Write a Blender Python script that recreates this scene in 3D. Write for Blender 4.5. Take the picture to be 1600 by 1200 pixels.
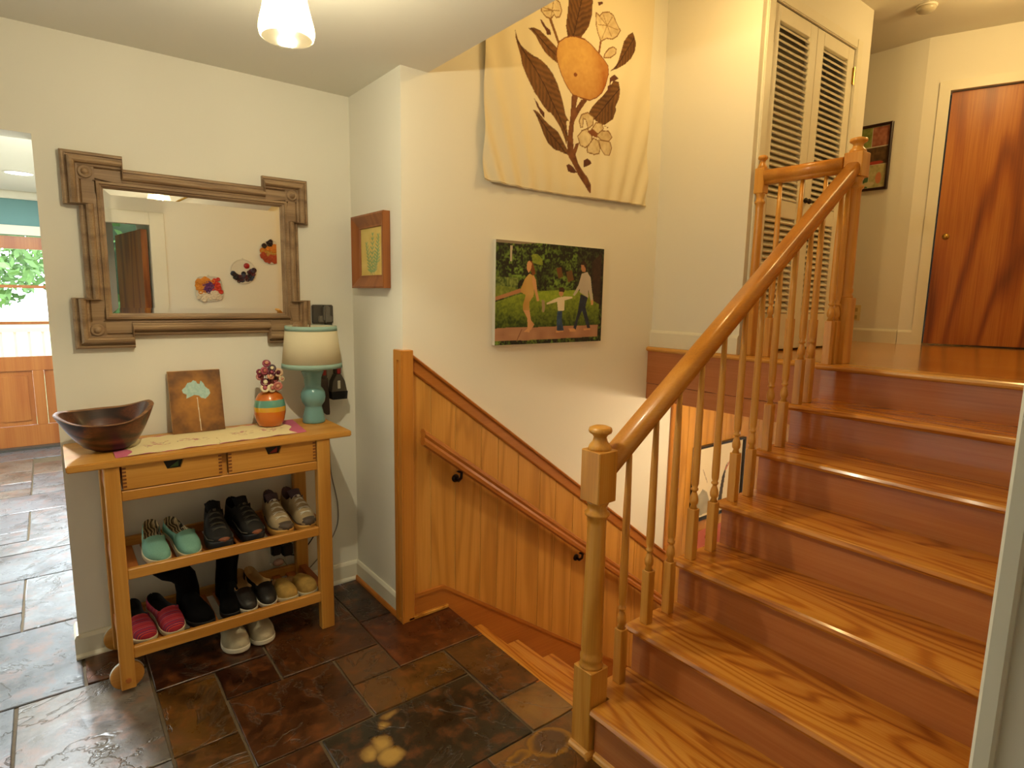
import bpy, bmesh, math, random
import numpy as np
from mathutils import Vector, Matrix, noise as mnoise
D=bpy.data; SC=bpy.context.scene; COL=SC.collection
for o in list(D.objects): D.objects.remove(o,do_unlink=True)
random.seed(7); PI=math.pi

def S(h):
    h=h.lstrip('#'); v=[int(h[i:i+2],16)/255 for i in (0,2,4)]
    return tuple(((c/12.92) if c<=.04045 else ((c+.055)/1.055)**2.4) for c in v)
def S4(h): return S(h)+(1,)

# ---------------------------------------------------------------- camera
YAW,PITCH,ROLL,FPX=.6646,-.1452,.0184,923.3
CAM=Vector((-1.2147,-2.8629,1.5035))
fw=Vector((math.sin(YAW)*math.cos(PITCH),math.cos(YAW)*math.cos(PITCH),math.sin(PITCH)))
rt=Vector((math.cos(YAW),-math.sin(YAW),0)); up=rt.cross(fw)
r2=rt*math.cos(ROLL)+up*math.sin(ROLL); u2=up*math.cos(ROLL)-rt*math.sin(ROLL)
cd=D.cameras.new('camera'); cam=D.objects.new('camera',cd); COL.objects.link(cam); SC.camera=cam
M=Matrix((r2,u2,-fw)).transposed().to_4x4(); M.translation=CAM; cam.matrix_world=M
cd.sensor_fit='HORIZONTAL'; cd.sensor_width=36; cd.lens=36*FPX/1600; cd.clip_start=.02
# ---------------------------------------------------------------- world, exposure
W=D.worlds.new('sky'); SC.world=W; W.use_nodes=True
bg=W.node_tree.nodes['Background']; bg.inputs[0].default_value=(.80,.90,1.0,1); bg.inputs[1].default_value=14.0
SC.view_settings.view_transform='Standard'; SC.view_settings.look='None'
SC.view_settings.gamma=1; SC.view_settings.exposure=-0.45; SC.view_settings.use_curve_mapping=False
WARM=(1,.91,.64); WARM2=(1,.69,.27)
def plamp(name,loc,w,col=WARM,r=.04):
    l=D.lights.new(name,'POINT'); l.energy=w; l.color=col; l.shadow_soft_size=r
    o=D.objects.new(name,l); COL.objects.link(o); o.location=loc; return o

# ---------------------------------------------------------------- scene helpers
ROOT={}
def tag(o,label=None,cat=None,group=None,kind=None):
    if label: o['label']=label
    if cat: o['category']=cat
    if group: o['group']=group
    if kind: o['kind']=kind
    return o
def empty(name,loc,label,cat,group=None,rz=0):
    o=D.objects.new(name,None); COL.objects.link(o); o.location=loc; o.rotation_euler=(0,0,rz); o.empty_display_size=.05
    return tag(o,label,cat,group)
class MB:
    """collects faces; build() links them as one mesh object"""
    def __init__(s): s.v=[]; s.f=[]; s.m=[]; s.cur=0; s.smooth=[]; s.sm=False
    def mat(s,i): s.cur=i; return s
    def sh(s,b): s.sm=b; return s
    def face(s,idx): s.f.append(idx); s.m.append(s.cur); s.smooth.append(s.sm)
    def add(s,vs,fs):
        n=len(s.v); s.v+= [tuple(p) for p in vs]
        for f in fs: s.face([n+i for i in f])
    def box(s,x0,x1,y0,y1,z0,z1,bev=0):
        if bev<=0:
            vs=[(x,y,z) for z in (z0,z1) for x,y in ((x0,y0),(x1,y0),(x1,y1),(x0,y1))]
            s.add(vs,[(3,2,1,0),(4,5,6,7),(0,1,5,4),(1,2,6,5),(2,3,7,6),(3,0,4,7)]); return s
        b=min(bev,(x1-x0)*.45,(y1-y0)*.45,(z1-z0)*.45)
        bm=bmesh.new(); bmesh.ops.create_cube(bm,size=1)
        for v in bm.verts: v.co=Vector(((x0+x1)/2+v.co.x*(x1-x0),(y0+y1)/2+v.co.y*(y1-y0),(z0+z1)/2+v.co.z*(z1-z0)))
        bmesh.ops.bevel(bm,geom=list(bm.edges),offset=b,segments=1 if b<.004 else 2,affect='EDGES')
        s.bm(bm); return s
    def bm(s,bm,mtx=None):
        bm.verts.index_update(); n=len(s.v)
        s.v+=[tuple((mtx@v.co) if mtx else v.co) for v in bm.verts]
        for f in bm.faces: s.face([n+v.index for v in f.verts])
        bm.free(); return s
    def prism(s,poly,axis,a,b):
        """polygon of 2-tuples extruded along axis from a to b"""
        def p(q,t): return {'x':(t,q[0],q[1]),'y':(q[0],t,q[1]),'z':(q[0],q[1],t)}[axis]
        n=len(poly); vs=[p(q,a) for q in poly]+[p(q,b) for q in poly]
        s.add(vs,[tuple(range(n))[::-1],tuple(range(n,2*n))]+[(i,(i+1)%n,n+(i+1)%n,n+i) for i in range(n)]); return s
    def lathe(s,prof,c=(0,0,0),n=20,cap=True,axis='z'):
        """prof: list of (r,h)"""
        vs=[];fs=[]
        for r,h in prof:
            for k in range(n):
                a=2*PI*k/n; q=(r*math.cos(a),r*math.sin(a),h)
                if axis=='y': q=(q[0],q[2],q[1])
                if axis=='x': q=(q[2],q[0],q[1])
                vs.append((c[0]+q[0],c[1]+q[1],c[2]+q[2]))
        for i in range(len(prof)-1):
            for k in range(n):
                a=i*n+k;b=i*n+(k+1)%n; fs.append((a,b,b+n,a+n))
        if cap: fs+= [tuple(range(n))[::-1],tuple(range((len(prof)-1)*n,len(prof)*n))]
        s.add(vs,fs); return s
    def tube(s,pts,r,n=8,cap=True):
        pts=[Vector(p) for p in pts]; R=r if isinstance(r,(list,tuple)) else [r]*len(pts)
        vs=[];fs=[];ref=None
        for i,p in enumerate(pts):
            t=(pts[min(i+1,len(pts)-1)]-pts[max(i-1,0)]).normalized()
            if ref is None: ref=t.orthogonal().normalized()
            a=(ref-t*ref.dot(t)).normalized(); ref=a; b=t.cross(a)
            for k in range(n):
                an=2*PI*k/n; vs.append(p+(a*math.cos(an)+b*math.sin(an))*R[i])
        for i in range(len(pts)-1):
            for k in range(n):
                q=i*n+k; w=i*n+(k+1)%n; fs.append((q,w,w+n,q+n))
        if cap: fs+=[tuple(range(n))[::-1],tuple(range((len(pts)-1)*n,len(pts)*n))]
        s.add(vs,fs); return s
    def sweep(s,prof,a,b,right,upv):
        """2-D profile (along right, upv) extruded from point a to b"""
        a=Vector(a);b=Vector(b);right=Vector(right);upv=Vector(upv); n=len(prof)
        vs=[a+right*x+upv*y for x,y in prof]+[b+right*x+upv*y for x,y in prof]
        s.add(vs,[tuple(range(n))[::-1],tuple(range(n,2*n))]+[(i,(i+1)%n,n+(i+1)%n,n+i) for i in range(n)]); return s
    def sphere(s,c,r,n=12,m=8):
        rx,ry,rz=(r if isinstance(r,(tuple,list)) else (r,r,r)); vs=[];fs=[]
        for i in range(m+1):
            t=PI*i/m
            for k in range(n):
                a=2*PI*k/n; vs.append((c[0]+rx*math.sin(t)*math.cos(a),c[1]+ry*math.sin(t)*math.sin(a),c[2]-rz*math.cos(t)))
        for i in range(m):
            for k in range(n):
                q=i*n+k;w=i*n+(k+1)%n; fs.append((q,w,w+n,q+n))
        s.add(vs,fs); return s
    def build(s,name,mats,parent=None,loc=None,bevel=0,auto=False,kind=None,label=None):
        """vertices are in world space (parent given: relative to the parent's world position)"""
        me=D.meshes.new(name); off=Vector((0,0,0))
        o=D.objects.new(name,me)
        if parent is not None:
            o.parent=parent; off=WP(parent)
        if loc is not None: off=off*0+Vector(loc)
        me.from_pydata([tuple(Vector(v)-off) for v in s.v],[],s.f)
        if loc is not None: o.location=Vector(loc)-(WP(parent) if parent is not None else Vector((0,0,0)))
        for m in (mats if isinstance(mats,(list,tuple)) else [mats]): me.materials.append(m)
        me.polygons.foreach_set('material_index',s.m); me.polygons.foreach_set('use_smooth',s.smooth)
        bm=bmesh.new(); bm.from_mesh(me); bmesh.ops.remove_doubles(bm,verts=bm.verts,dist=1e-6); bmesh.ops.recalc_face_normals(bm,faces=bm.faces); bm.to_mesh(me); bm.free()
        COL.objects.link(o)
        if bevel:
            md=o.modifiers.new('bev','BEVEL'); md.width=bevel; md.segments=2; md.limit_method='ANGLE'; md.angle_limit=math.radians(35)
        if kind: o['kind']=kind
        if label: o['label']=label
        return o
def WP(o):
    p=Vector(o.location)
    while o.parent is not None: o=o.parent; p=p+Vector(o.location)
    return p
def dup(o,parent=None,loc=None):
    c=o.copy(); COL.objects.link(c)
    if parent is not None: c.parent=parent
    if loc is not None: c.location=loc
    return c
def dup_tree(o,loc=None,parent=None):
    c=dup(o,parent,loc)
    for ch in list(o.children): dup_tree(ch,None,c)
    return c
def struct(o): o['kind']='structure'; return o

# ---------------------------------------------------------------- materials
class NT:
    def __init__(s,name):
        s.m=D.materials.new(name); s.m.use_nodes=True; s.t=s.m.node_tree; s.b=s.t.nodes['Principled BSDF']
    def n(s,typ,**kw):
        x=s.t.nodes.new(typ)
        for k,v in kw.items():
            if k.startswith('i_'): 
                key=k[2:]; key=int(key) if key.isdigit() else key.replace('_',' ')
                x.inputs[key].default_value=v
            else: setattr(x,k,v)
        return x
    def l(s,a,b): s.t.links.new(a,b)
    def ramp(s,stops,fac,interp='LINEAR'):
        r=s.n('ShaderNodeValToRGB'); r.color_ramp.interpolation=interp; e=r.color_ramp.elements
        while len(e)<len(stops): e.new(.5)
        for i,(p,c) in enumerate(stops): e[i].position=p; e[i].color=c if len(c)==4 else tuple(c)+(1,)
        s.l(fac,r.inputs[0]); return r.outputs[0]
    def coords(s,scale=(1,1,1),rnd=True,out='Object'):
        tc=s.n('ShaderNodeTexCoord'); mp=s.n('ShaderNodeMapping'); mp.inputs['Scale'].default_value=scale
        if rnd:
            oi=s.n('ShaderNodeObjectInfo'); mu=s.n('ShaderNodeVectorMath',operation='SCALE'); mu.inputs[0].default_value=(7.3,3.1,5.7)
            s.l(oi.outputs['Random'],mu.inputs['Scale']); ad=s.n('ShaderNodeVectorMath',operation='ADD')
            s.l(tc.outputs[out],ad.inputs[0]); s.l(mu.outputs[0],ad.inputs[1]); s.l(ad.outputs[0],mp.inputs[0])
        else: s.l(tc.outputs[out],mp.inputs[0])
        return mp.outputs[0]
    def noise(s,vec,scale,detail=4,rough=.55,dist=0):
        x=s.n('ShaderNodeTexNoise'); x.inputs['Scale'].default_value=scale; x.inputs['Detail'].default_value=detail
        x.inputs['Roughness'].default_value=rough; x.inputs['Distortion'].default_value=dist; s.l(vec,x.inputs['Vector']); return x.outputs['Fac']
    def mix(s,a,b,f,typ='MIX'):
        x=s.n('ShaderNodeMix',data_type='RGBA',blend_type=typ)
        for k,v in (('A',a),('B',b)):
            i=[q for q in x.inputs if q.name==k and q.type=='RGBA'][0]
            if isinstance(v,tuple): i.default_value=v if len(v)==4 else v+(1,)
            else: s.l(v,i)
        fi=[q for q in x.inputs if q.name=='Factor' and q.type=='VALUE'][0]
        if isinstance(f,(int,float)): fi.default_value=f
        else: s.l(f,fi)
        return [q for q in x.outputs if q.type=='RGBA'][0]
    def math(s,op,a,b=None):
        x=s.n('ShaderNodeMath',operation=op)
        for i,v in enumerate((a,b)):
            if v is None: continue
            if isinstance(v,(int,float)): x.inputs[i].default_value=v
            else: s.l(v,x.inputs[i])
        return x.outputs[0]
    def bump(s,h,strength=.2,dist=.01):
        b=s.n('ShaderNodeBump'); b.inputs['Strength'].default_value=strength; b.inputs['Distance'].default_value=dist
        s.l(h,b.inputs['Height']); s.l(b.outputs[0],s.b.inputs['Normal'])
    def col(s,c):
        if isinstance(c,tuple): s.b.inputs['Base Color'].default_value=c if len(c)==4 else c+(1,)
        else: s.l(c,s.b.inputs['Base Color'])
    def set(s,**k):
        for a,v in k.items():
            i=s.b.inputs[a.replace('_',' ')]
            if isinstance(v,(int,float,tuple)): i.default_value=v
            else: s.l(v,i)
        return s
def plain(name,c,rough=.5,metal=0,var=.08,scale=20,bump=0,**k):
    t=NT(name); v=t.coords(); n=t.noise(v,scale)
    c=S(c) if isinstance(c,str) else c
    t.col(t.mix(tuple(x*(1-var) for x in c),tuple(min(1,x*(1+var)) for x in c),n)); t.set(Roughness=rough,Metallic=metal,**k)
    if bump: t.bump(t.noise(v,scale*6,2),bump,.002)
    return t.m
def wood(name,lo,mid,hi,axis='x',freq=1.0,rough=.35,contrast=1.0,ring=9,coat=0,bump=.05,board=None):
    """grain runs along axis: thin dark growth lines on a distorted ring field, plus fine pores; board=(axis index, width) shifts the figure per glued board"""
    t=NT(name); k='xyz'.index(axis)
    def sc(along): return tuple((along if i==k else 1)*freq for i in range(3))
    def vec(along):
        v=t.coords(sc(along))
        if board:
            tc=t.n('ShaderNodeTexCoord'); sp=t.n('ShaderNodeSeparateXYZ'); t.l(tc.outputs['Object'],sp.inputs[0])
            fl=t.math('FLOOR',t.math('DIVIDE',t.math('ADD',sp.outputs[board[0]],.5),board[1])); wn=t.n('ShaderNodeTexWhiteNoise',noise_dimensions='1D'); t.l(fl,wn.inputs['W'])
            s_=t.n('ShaderNodeVectorMath',operation='SCALE'); s_.inputs['Scale'].default_value=5; t.l(wn.outputs['Color'],s_.inputs[0])
            ad=t.n('ShaderNodeVectorMath',operation='ADD'); t.l(v,ad.inputs[0]); t.l(s_.outputs[0],ad.inputs[1]); v=ad.outputs[0]; t.bn=wn.outputs['Value']
        return v
    big=t.noise(vec(.14),2.6,2,.35,.25)
    ph=t.math('MULTIPLY',big,ring*9.0); wv=t.math('ADD',t.math('MULTIPLY',t.math('SINE',ph),.5),.5); wv=t.math('POWER',wv,3.0)
    fine=t.noise(vec(.02),130,3,.6); mid_n=t.noise(vec(.04),16,3,.5)
    f=t.math('ADD',t.math('MULTIPLY',wv,.36*contrast),t.math('ADD',t.math('MULTIPLY',fine,.40),t.math('MULTIPLY',mid_n,.32)))
    if board: f=t.math('ADD',f,t.math('MULTIPLY',t.math('SUBTRACT',t.bn,.5),.16))
    t.col(t.ramp([(.24,S(hi)),(.48,S(mid)),(.85,S(lo))],f)); t.set(Roughness=rough)
    if coat: t.set(Coat_Weight=coat,Coat_Roughness=.12)
    if bump: t.bump(f,bump,.002)
    return t.m
def glass_mat(name,c=(1,1,1),rough=0,alpha_mix=.9):
    t=NT(name); tr=t.n('ShaderNodeBsdfTransparent'); gl=t.n('ShaderNodeBsdfGlossy'); gl.inputs['Roughness'].default_value=rough
    tr.inputs[0].default_value=c+(1,); mx=t.n('ShaderNodeMixShader'); fr=t.n('ShaderNodeFresnel'); fr.inputs[0].default_value=1.45
    t.l(fr.outputs[0],mx.inputs[0]); t.l(tr.outputs[0],mx.inputs[1]); t.l(gl.outputs[0],mx.inputs[2])
    t.l(mx.outputs[0],t.t.nodes['Material Output'].inputs[0]); return t.m
def emis(name,c,s):
    t=NT(name); t.set(Emission_Color=tuple(c)+(1,),Emission_Strength=s,Base_Color=(.8,.8,.8,1)); return t.m
def cloth(name,c1,c2,scale=300,rough=.9):
    t=NT(name); v=t.coords(); n=t.noise(v,scale,2); big=t.noise(v,9,3)
    t.col(t.mix(S(c1),S(c2),t.math('ADD',t.math('MULTIPLY',n,.6),t.math('MULTIPLY',big,.4)))); t.set(Roughness=rough); t.bump(n,.35,.001); return t.m

def wall_paint(name,c):
    t=NT(name); v=t.coords(rnd=False); n=t.noise(v,1.3,4); f=t.noise(v,160,3)
    c=S(c); t.col(t.mix(tuple(x*.97 for x in c),tuple(min(1,x*1.02) for x in c),n)); t.set(Roughness=.75); t.bump(f,.10,.0015); return t.m
m_wall=wall_paint('wall_paint_cream','#e9e3d3')
m_ceil=wall_paint('ceiling_paint','#dfdacb')
m_teal=wall_paint('wall_paint_teal','#6f9896')
m_trimw=plain('trim_white_paint','#e6dfca',.45,var=.03)
m_door_w=plain('louver_white_paint','#e4dcc6',.5,var=.03)
m_oak=wood('oak_tread','#86420f','#bc7426','#d2923a','y',1.45,.24,.85,16,.25,.06,(0,.092))
m_oakx=wood('oak_rail','#985a1a','#c47e28','#d2923c','x',1.5,.3,.5,3,.2)
m_oakz=wood('oak_post','#925a20','#c6862e','#d49c48','z',1.5,.32,.5,4,.15)
m_oaky=wood('oak_nosing','#9a5a1c','#c88a38','#dba654','y',1.4,.27,.8,5,.25)
m_floorb=wood('oak_floor','#955216','#bf7c2c','#d2963e','y',1.2,.2,.7,5,.4,.05,(0,.057))
m_riser=wood('riser_fir','#8e5028','#b06a38','#be7a46','y',1.0,.2,.35,3,.5,.02)
m_fascia=wood('fascia_fir','#8e5028','#ae6a3a','#bc7848','y',1.0,.35,.3,2,.1,.02)
m_panel=wood('wall_panel_oak','#a8702a','#c68a38','#d89c48','z',1.6,.42,.7,6,0,.04)
m_trimo=wood('panel_trim','#8e4e16','#ab6420','#bb742c','x',1.2,.4,.3,3,0,.03)
m_trimz=wood('panel_post','#9a5a1c','#b87426','#c58232','z',1.2,.4,.3,3,0,.03)
m_cart=wood('birch_x','#a66a22','#c08434','#d29a48','x',1.3,.42,.5,4,0,.04)
m_cartz=wood('birch_z','#a66a22','#c08434','#d29a48','z',1.3,.42,.5,4,0,.04)
m_carty=wood('slat_red','#8a4a1c','#a45a22','#b86e30','y',1.3,.42,.5,4,0,.04)
m_frame=wood('mirror_frame_wood','#5c4632','#8a6c4c','#a88a66','x',2.2,.55,.5,4,0,.25)
m_pframe=wood('picture_frame_wood','#6e3a14','#8c4e1e','#a0602c','z',2,.4,.5,4,0,.06)
m_doorw=wood('flush_door_wood','#6a2c0a','#a05618','#c07a2e','z',1.0,.40,1.0,5,.0,.02)
m_kdoor=wood('kitchen_door_wood','#84461a','#a05c28','#b07034','z',1.0,.35,.4,3,.1,.02)
m_bowl=wood('bowl_walnut','#1c0d08','#3c1c10','#6e3a20','x',2.0,.33,1.0,6,.15,.05)
m_bowlr=wood('bowl_bark_rim','#4a2c18','#7a5230','#94683e','x',4,.6,.8,6,0,.4)
m_black=plain('black_plastic','#090909',.45,var=.2)
m_dark=plain('dark_iron','#241a16',.4,.6,var=.2)
m_brass=plain('brass','#b08c44',.28,.9,var=.06)
m_grey=plain('grey_plastic','#4a443c',.4,var=.1)
m_red=plain('red_plastic','#a01818',.35)
m_white=plain('white_plastic','#ddd6c6',.4,var=.02)
m_mirror=plain('mirror_silver',(.86,.86,.84),.01,1,var=0)
m_pane=glass_mat('window_glass')
m_grout=plain('grout','#6e5e48',.9,var=.3,scale=40,bump=.4)
def print_mat():
    t=NT('painted_print'); a=t.n('ShaderNodeVertexColor'); a.layer_name='paint'; t.col(a.outputs['Color']); t.set(Roughness=.6); return t.m
m_print=print_mat()
def print_cloth():
    t=NT('printed_cloth'); a=t.n('ShaderNodeVertexColor'); a.layer_name='paint'; t.col(a.outputs['Color']); t.set(Roughness=.9)
    v=t.coords(rnd=False); t.bump(t.noise(v,500,2),.25,.001); return t.m
m_printc=print_cloth()
def slate():
    t=NT('slate'); v=t.coords(); oi=t.n('ShaderNodeObjectInfo'); base=oi.outputs['Color']
    n1=t.noise(v,3.2,7,.62,.6); n2=t.noise(v,14,6,.6); n3=t.noise(v,1.7,3,.5)
    dark=t.mix(base,(.22,.17,.14,1),.85,'MULTIPLY'); rust=t.mix(base,S4('#8a4c1c'),.45)
    c=t.mix(dark,base,t.ramp([(.36,(0,0,0)),(.58,(1,1,1))],n1)); c=t.mix(c,rust,t.ramp([(.5,(0,0,0)),(.68,(1,1,1))],n2))
    veinn=t.math('ABSOLUTE',t.math('SUBTRACT',t.noise(v,2.6,5,.6,.9),.5)); vein=t.ramp([(.0,(1,1,1)),(.012,(0,0,0))],veinn)
    c=t.mix(c,t.mix(base,(.05,.04,.03,1),.6),t.math('MULTIPLY',vein,.7))
    t.col(c)
    ter=t.ramp([(.40,(0,0,0)),(.43,(.4,.4,.4)),(.55,(.5,.5,.5)),(.57,(1,1,1))],n3)
    h=t.math('ADD',t.math('ADD',t.math('MULTIPLY',n1,.7),t.math('MULTIPLY',n2,.3)),t.math('SUBTRACT',t.math('MULTIPLY',ter,.25),t.math('MULTIPLY',vein,.5)))
    t.bump(h,.5,.012); t.set(Roughness=t.ramp([(.3,(.24,.24,.24)),(.7,(.40,.40,.40))],n2),Coat_Weight=.3,Coat_Roughness=.22,Specular_IOR_Level=.5)
    return t.m
m_slate=slate()

# ---------------------------------------------------------------- painting helpers (flat prints)
class Paint:
    def __init__(s,x0,x1,y0,y1,nx,ny,base):
        s.X,s.Y=np.meshgrid(np.linspace(x0,x1,nx),np.linspace(y0,y1,ny)); s.A=np.zeros((ny,nx,3)); s.A[:]=S(base); s.nx,s.ny=nx,ny
        s.rs=np.random.RandomState(3)
    def noise(s,cell):
        k=max(2,int(s.ny/cell)),max(2,int(s.nx/cell)); g=s.rs.rand(k[0]+2,k[1]+2)
        yy=np.linspace(0,k[0],s.ny); xx=np.linspace(0,k[1],s.nx); y0=yy.astype(int); x0=xx.astype(int); fy=(yy-y0)[:,None]; fx=(xx-x0)[None]
        return (g[y0][:,x0]*(1-fy)*(1-fx)+g[y0+1][:,x0]*fy*(1-fx)+g[y0][:,x0+1]*(1-fy)*fx+g[y0+1][:,x0+1]*fy*fx)
    def inside(s,poly):
        m=np.zeros(s.X.shape,bool); n=len(poly)
        for i in range(n):
            (xa,ya),(xb,yb)=poly[i],poly[(i+1)%n]
            if ya==yb: continue
            c=((ya>s.Y)!=(yb>s.Y))&(s.X<(xb-xa)*(s.Y-ya)/(yb-ya)+xa); m^=c
        return m
    def ell(s,c,rx,ry=None): ry=ry or rx; return ((s.X-c[0])/rx)**2+((s.Y-c[1])/ry)**2<1
    def fill(s,m,c,c2=None,f=None):
        a=np.array(S(c))
        if c2 is None: s.A[m]=a
        else: s.A[m]=(a[None,None]*(1-f[...,None])+np.array(S(c2))[None,None]*f[...,None])[m]
    def line(s,a,b,w,c):
        ax,ay=a;bx,by=b; dx,dy=bx-ax,by-ay; t=np.clip(((s.X-ax)*dx+(s.Y-ay)*dy)/(dx*dx+dy*dy+1e-12),0,1)
        s.fill((s.X-ax-t*dx)**2+(s.Y-ay-t*dy)**2<w*w,c)
def print_panel(name,P,pos,mat,parent,z_fn=None):
    """grid mesh carrying P's colours; pos(x,y)->world point"""
    ny,nx=P.X.shape; off=WP(parent) if parent is not None else Vector((0,0,0))
    pts=np.array([tuple(Vector(pos(P.X[j,i],P.Y[j,i]))-off) for j in range(ny) for i in range(nx)],dtype=np.float32)
    idx=np.arange(ny*nx).reshape(ny,nx); q=np.stack([idx[:-1,:-1],idx[:-1,1:],idx[1:,1:],idx[1:,:-1]],-1).reshape(-1,4)
    me=D.meshes.new(name); me.vertices.add(len(pts)); me.vertices.foreach_set('co',pts.ravel())
    me.loops.add(q.size); me.loops.foreach_set('vertex_index',q.ravel().astype(np.int32)); me.polygons.add(len(q))
    me.polygons.foreach_set('loop_start',np.arange(0,q.size,4,dtype=np.int32)); me.update(calc_edges=True); me.validate()
    me.polygons.foreach_set('use_smooth',np.ones(len(q),bool))
    ca=me.color_attributes.new('paint','FLOAT_COLOR','POINT'); c=np.ones((ny*nx,4),np.float32); c[:,:3]=P.A.reshape(-1,3); ca.data.foreach_set('color',c.ravel())
    me.materials.append(mat); o=D.objects.new(name,me); COL.objects.link(o)
    if parent is not None: o.parent=parent
    return o
# ---------------------------------------------------------------- drawn outlines of the prints (metres on their planes)
TAP={
'leaf_a':[(0.578,2.732),(0.593,2.702),(0.615,2.678),(0.655,2.66),(0.689,2.65),(0.741,2.645),(0.783,2.63),(0.82,2.601),(0.852,2.562),(0.878,2.516),(0.899,2.472),(0.917,2.423),(0.94,2.401),(0.902,2.394),(0.851,2.424),(0.802,2.416),(0.754,2.443),(0.711,2.48),(0.681,2.515),(0.652,2.554),(0.626,2.592),(0.611,2.637),(0.593,2.672),(0.579,2.704)],
'leaf_a2':[(0.697,2.489),(0.744,2.462),(0.792,2.434),(0.835,2.401),(0.879,2.358),(0.912,2.311),(0.926,2.283),(0.936,2.324),(0.925,2.366),(0.92,2.417),(0.899,2.46),(0.879,2.507),(0.872,2.527),(0.811,2.564)],
'leaf_b':[(0.655,2.761),(0.691,2.775),(0.737,2.773),(0.778,2.757),(0.82,2.735),(0.848,2.722),(0.84,2.694),(0.851,2.655),(0.817,2.664),(0.769,2.685),(0.733,2.713),(0.703,2.742),(0.677,2.755)],
'leaf_c':[(0.915,2.95),(0.911,2.907),(0.902,2.841),(0.916,2.792),(0.947,2.805),(1.004,2.809),(1.029,2.837),(1.06,2.876),(1.08,2.934),(1.083,2.999),(1.076,3.062),(1.034,3.112),(0.97,3.112),(0.924,3.035)],
'leaf_d':[(1.394,2.931),(1.359,2.908),(1.325,2.867),(1.306,2.811),(1.288,2.761),(1.268,2.729),(1.228,2.696),(1.283,2.721),(1.34,2.755),(1.389,2.795),(1.42,2.84),(1.428,2.884),(1.411,2.912)],
'leaf_e':[(1.213,2.601),(1.181,2.567),(1.135,2.53),(1.103,2.497),(1.081,2.466),(1.092,2.455),(1.127,2.43),(1.176,2.416),(1.203,2.424),(1.257,2.459),(1.279,2.509),(1.274,2.527),(1.3,2.569),(1.308,2.612),(1.295,2.655),(1.259,2.656)],
'leaf_f':[(0.694,2.409),(0.723,2.404),(0.764,2.379),(0.812,2.358),(0.861,2.337),(0.906,2.293),(0.939,2.259),(0.94,2.237),(0.896,2.243),(0.847,2.249),(0.804,2.272),(0.767,2.308),(0.736,2.353),(0.718,2.382)],
'fruit':[(0.856,2.753),(0.892,2.781),(0.934,2.801),(0.985,2.81),(1.037,2.809),(1.084,2.795),(1.133,2.768),(1.176,2.743),(1.212,2.72),(1.218,2.68),(1.197,2.62),(1.171,2.578),(1.131,2.547),(1.085,2.526),(1.018,2.526),(0.959,2.533),(0.92,2.564),(0.881,2.607),(0.854,2.651),(0.84,2.69),(0.845,2.725)],
'stem':[(0.956,2.528),(0.997,2.528),(0.984,2.469),(1.023,2.52),(1.068,2.525),(1.013,2.461),(0.974,2.401),(0.968,2.33),(0.977,2.27),(0.989,2.298),(1.014,2.307),(1.003,2.274),(0.991,2.245),(1.012,2.204),(1.075,2.144),(1.097,2.106),(1.1,2.06),(1.086,2.063),(1.05,2.109),(1.009,2.149),(0.974,2.198),(0.94,2.237),(0.931,2.297),(0.938,2.36),(0.95,2.432)],
'stem2':[(0.787,2.84),(0.804,2.845),(0.862,2.751),(0.85,2.741)],
'stem3':[(1.143,2.828),(1.156,2.832),(1.144,2.757),(1.133,2.768)],
'twig':[(0.732,2.822),(0.746,2.822),(0.771,2.801),(0.8,2.792),(0.801,2.772),(0.778,2.766),(0.771,2.784),(0.747,2.802)],
'twig2':[(0.701,2.459),(0.716,2.448),(0.739,2.424),(0.769,2.409),(0.77,2.382),(0.746,2.396),(0.722,2.421)],
'twig3':[(1.229,2.664),(1.264,2.688),(1.294,2.672),(1.266,2.657),(1.238,2.648),(1.234,2.592),(1.213,2.587),(1.214,2.62),(1.228,2.627)],
'heart':[(1.053,2.189),(1.051,2.223),(1.077,2.236),(1.098,2.225),(1.105,2.213),(1.079,2.198)],
'heart2':[(0.933,2.185),(0.948,2.194),(0.974,2.185),(1.002,2.157),(0.976,2.151),(0.944,2.156)],
'heart3':[(1.119,3.006),(1.152,3.018),(1.156,3.008),(1.127,2.991)],
'flower_a':[(1.109,2.955),(1.136,2.945),(1.155,2.966),(1.203,2.98),(1.238,2.974),(1.262,2.945),(1.296,2.914),(1.273,2.88),(1.239,2.858),(1.19,2.849),(1.15,2.826),(1.128,2.859),(1.112,2.899)],
'flower_b':[(0.739,2.861),(0.769,2.845),(0.798,2.843),(0.821,2.868),(0.834,2.859),(0.857,2.868),(0.871,2.899),(0.855,2.932),(0.818,2.945),(0.778,2.917),(0.739,2.881)],
'bud':[(1.175,2.751),(1.181,2.771),(1.214,2.806),(1.248,2.822),(1.27,2.816),(1.268,2.793),(1.23,2.765)],
'petal1':[(1.009,2.412),(1.027,2.446),(1.072,2.464),(1.113,2.445),(1.108,2.408),(1.076,2.385),(1.06,2.426),(1.04,2.431),(1.036,2.386),(1.02,2.383)],
'petal2':[(1.0,2.335),(1.031,2.368),(1.069,2.383),(1.104,2.358),(1.099,2.317),(1.061,2.288),(1.021,2.295)],
'petal3':[(1.074,2.294),(1.112,2.341),(1.146,2.334),(1.169,2.301),(1.163,2.272),(1.123,2.261),(1.075,2.267)],
'petal4':[(1.153,2.339),(1.187,2.34),(1.236,2.339),(1.252,2.309),(1.233,2.269),(1.205,2.269),(1.176,2.297)],
'petal5':[(1.131,2.358),(1.177,2.389),(1.226,2.393),(1.252,2.365),(1.229,2.343),(1.173,2.343)],
'petal6':[(1.096,2.379),(1.128,2.421),(1.175,2.425),(1.19,2.401),(1.151,2.366)],
'hole':[(1.07,2.37),(1.109,2.386),(1.144,2.37),(1.139,2.346),(1.098,2.352)],
'sign':[(1.19,2.41),(1.203,2.417),(1.225,2.411),(1.211,2.407)],
}
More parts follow.
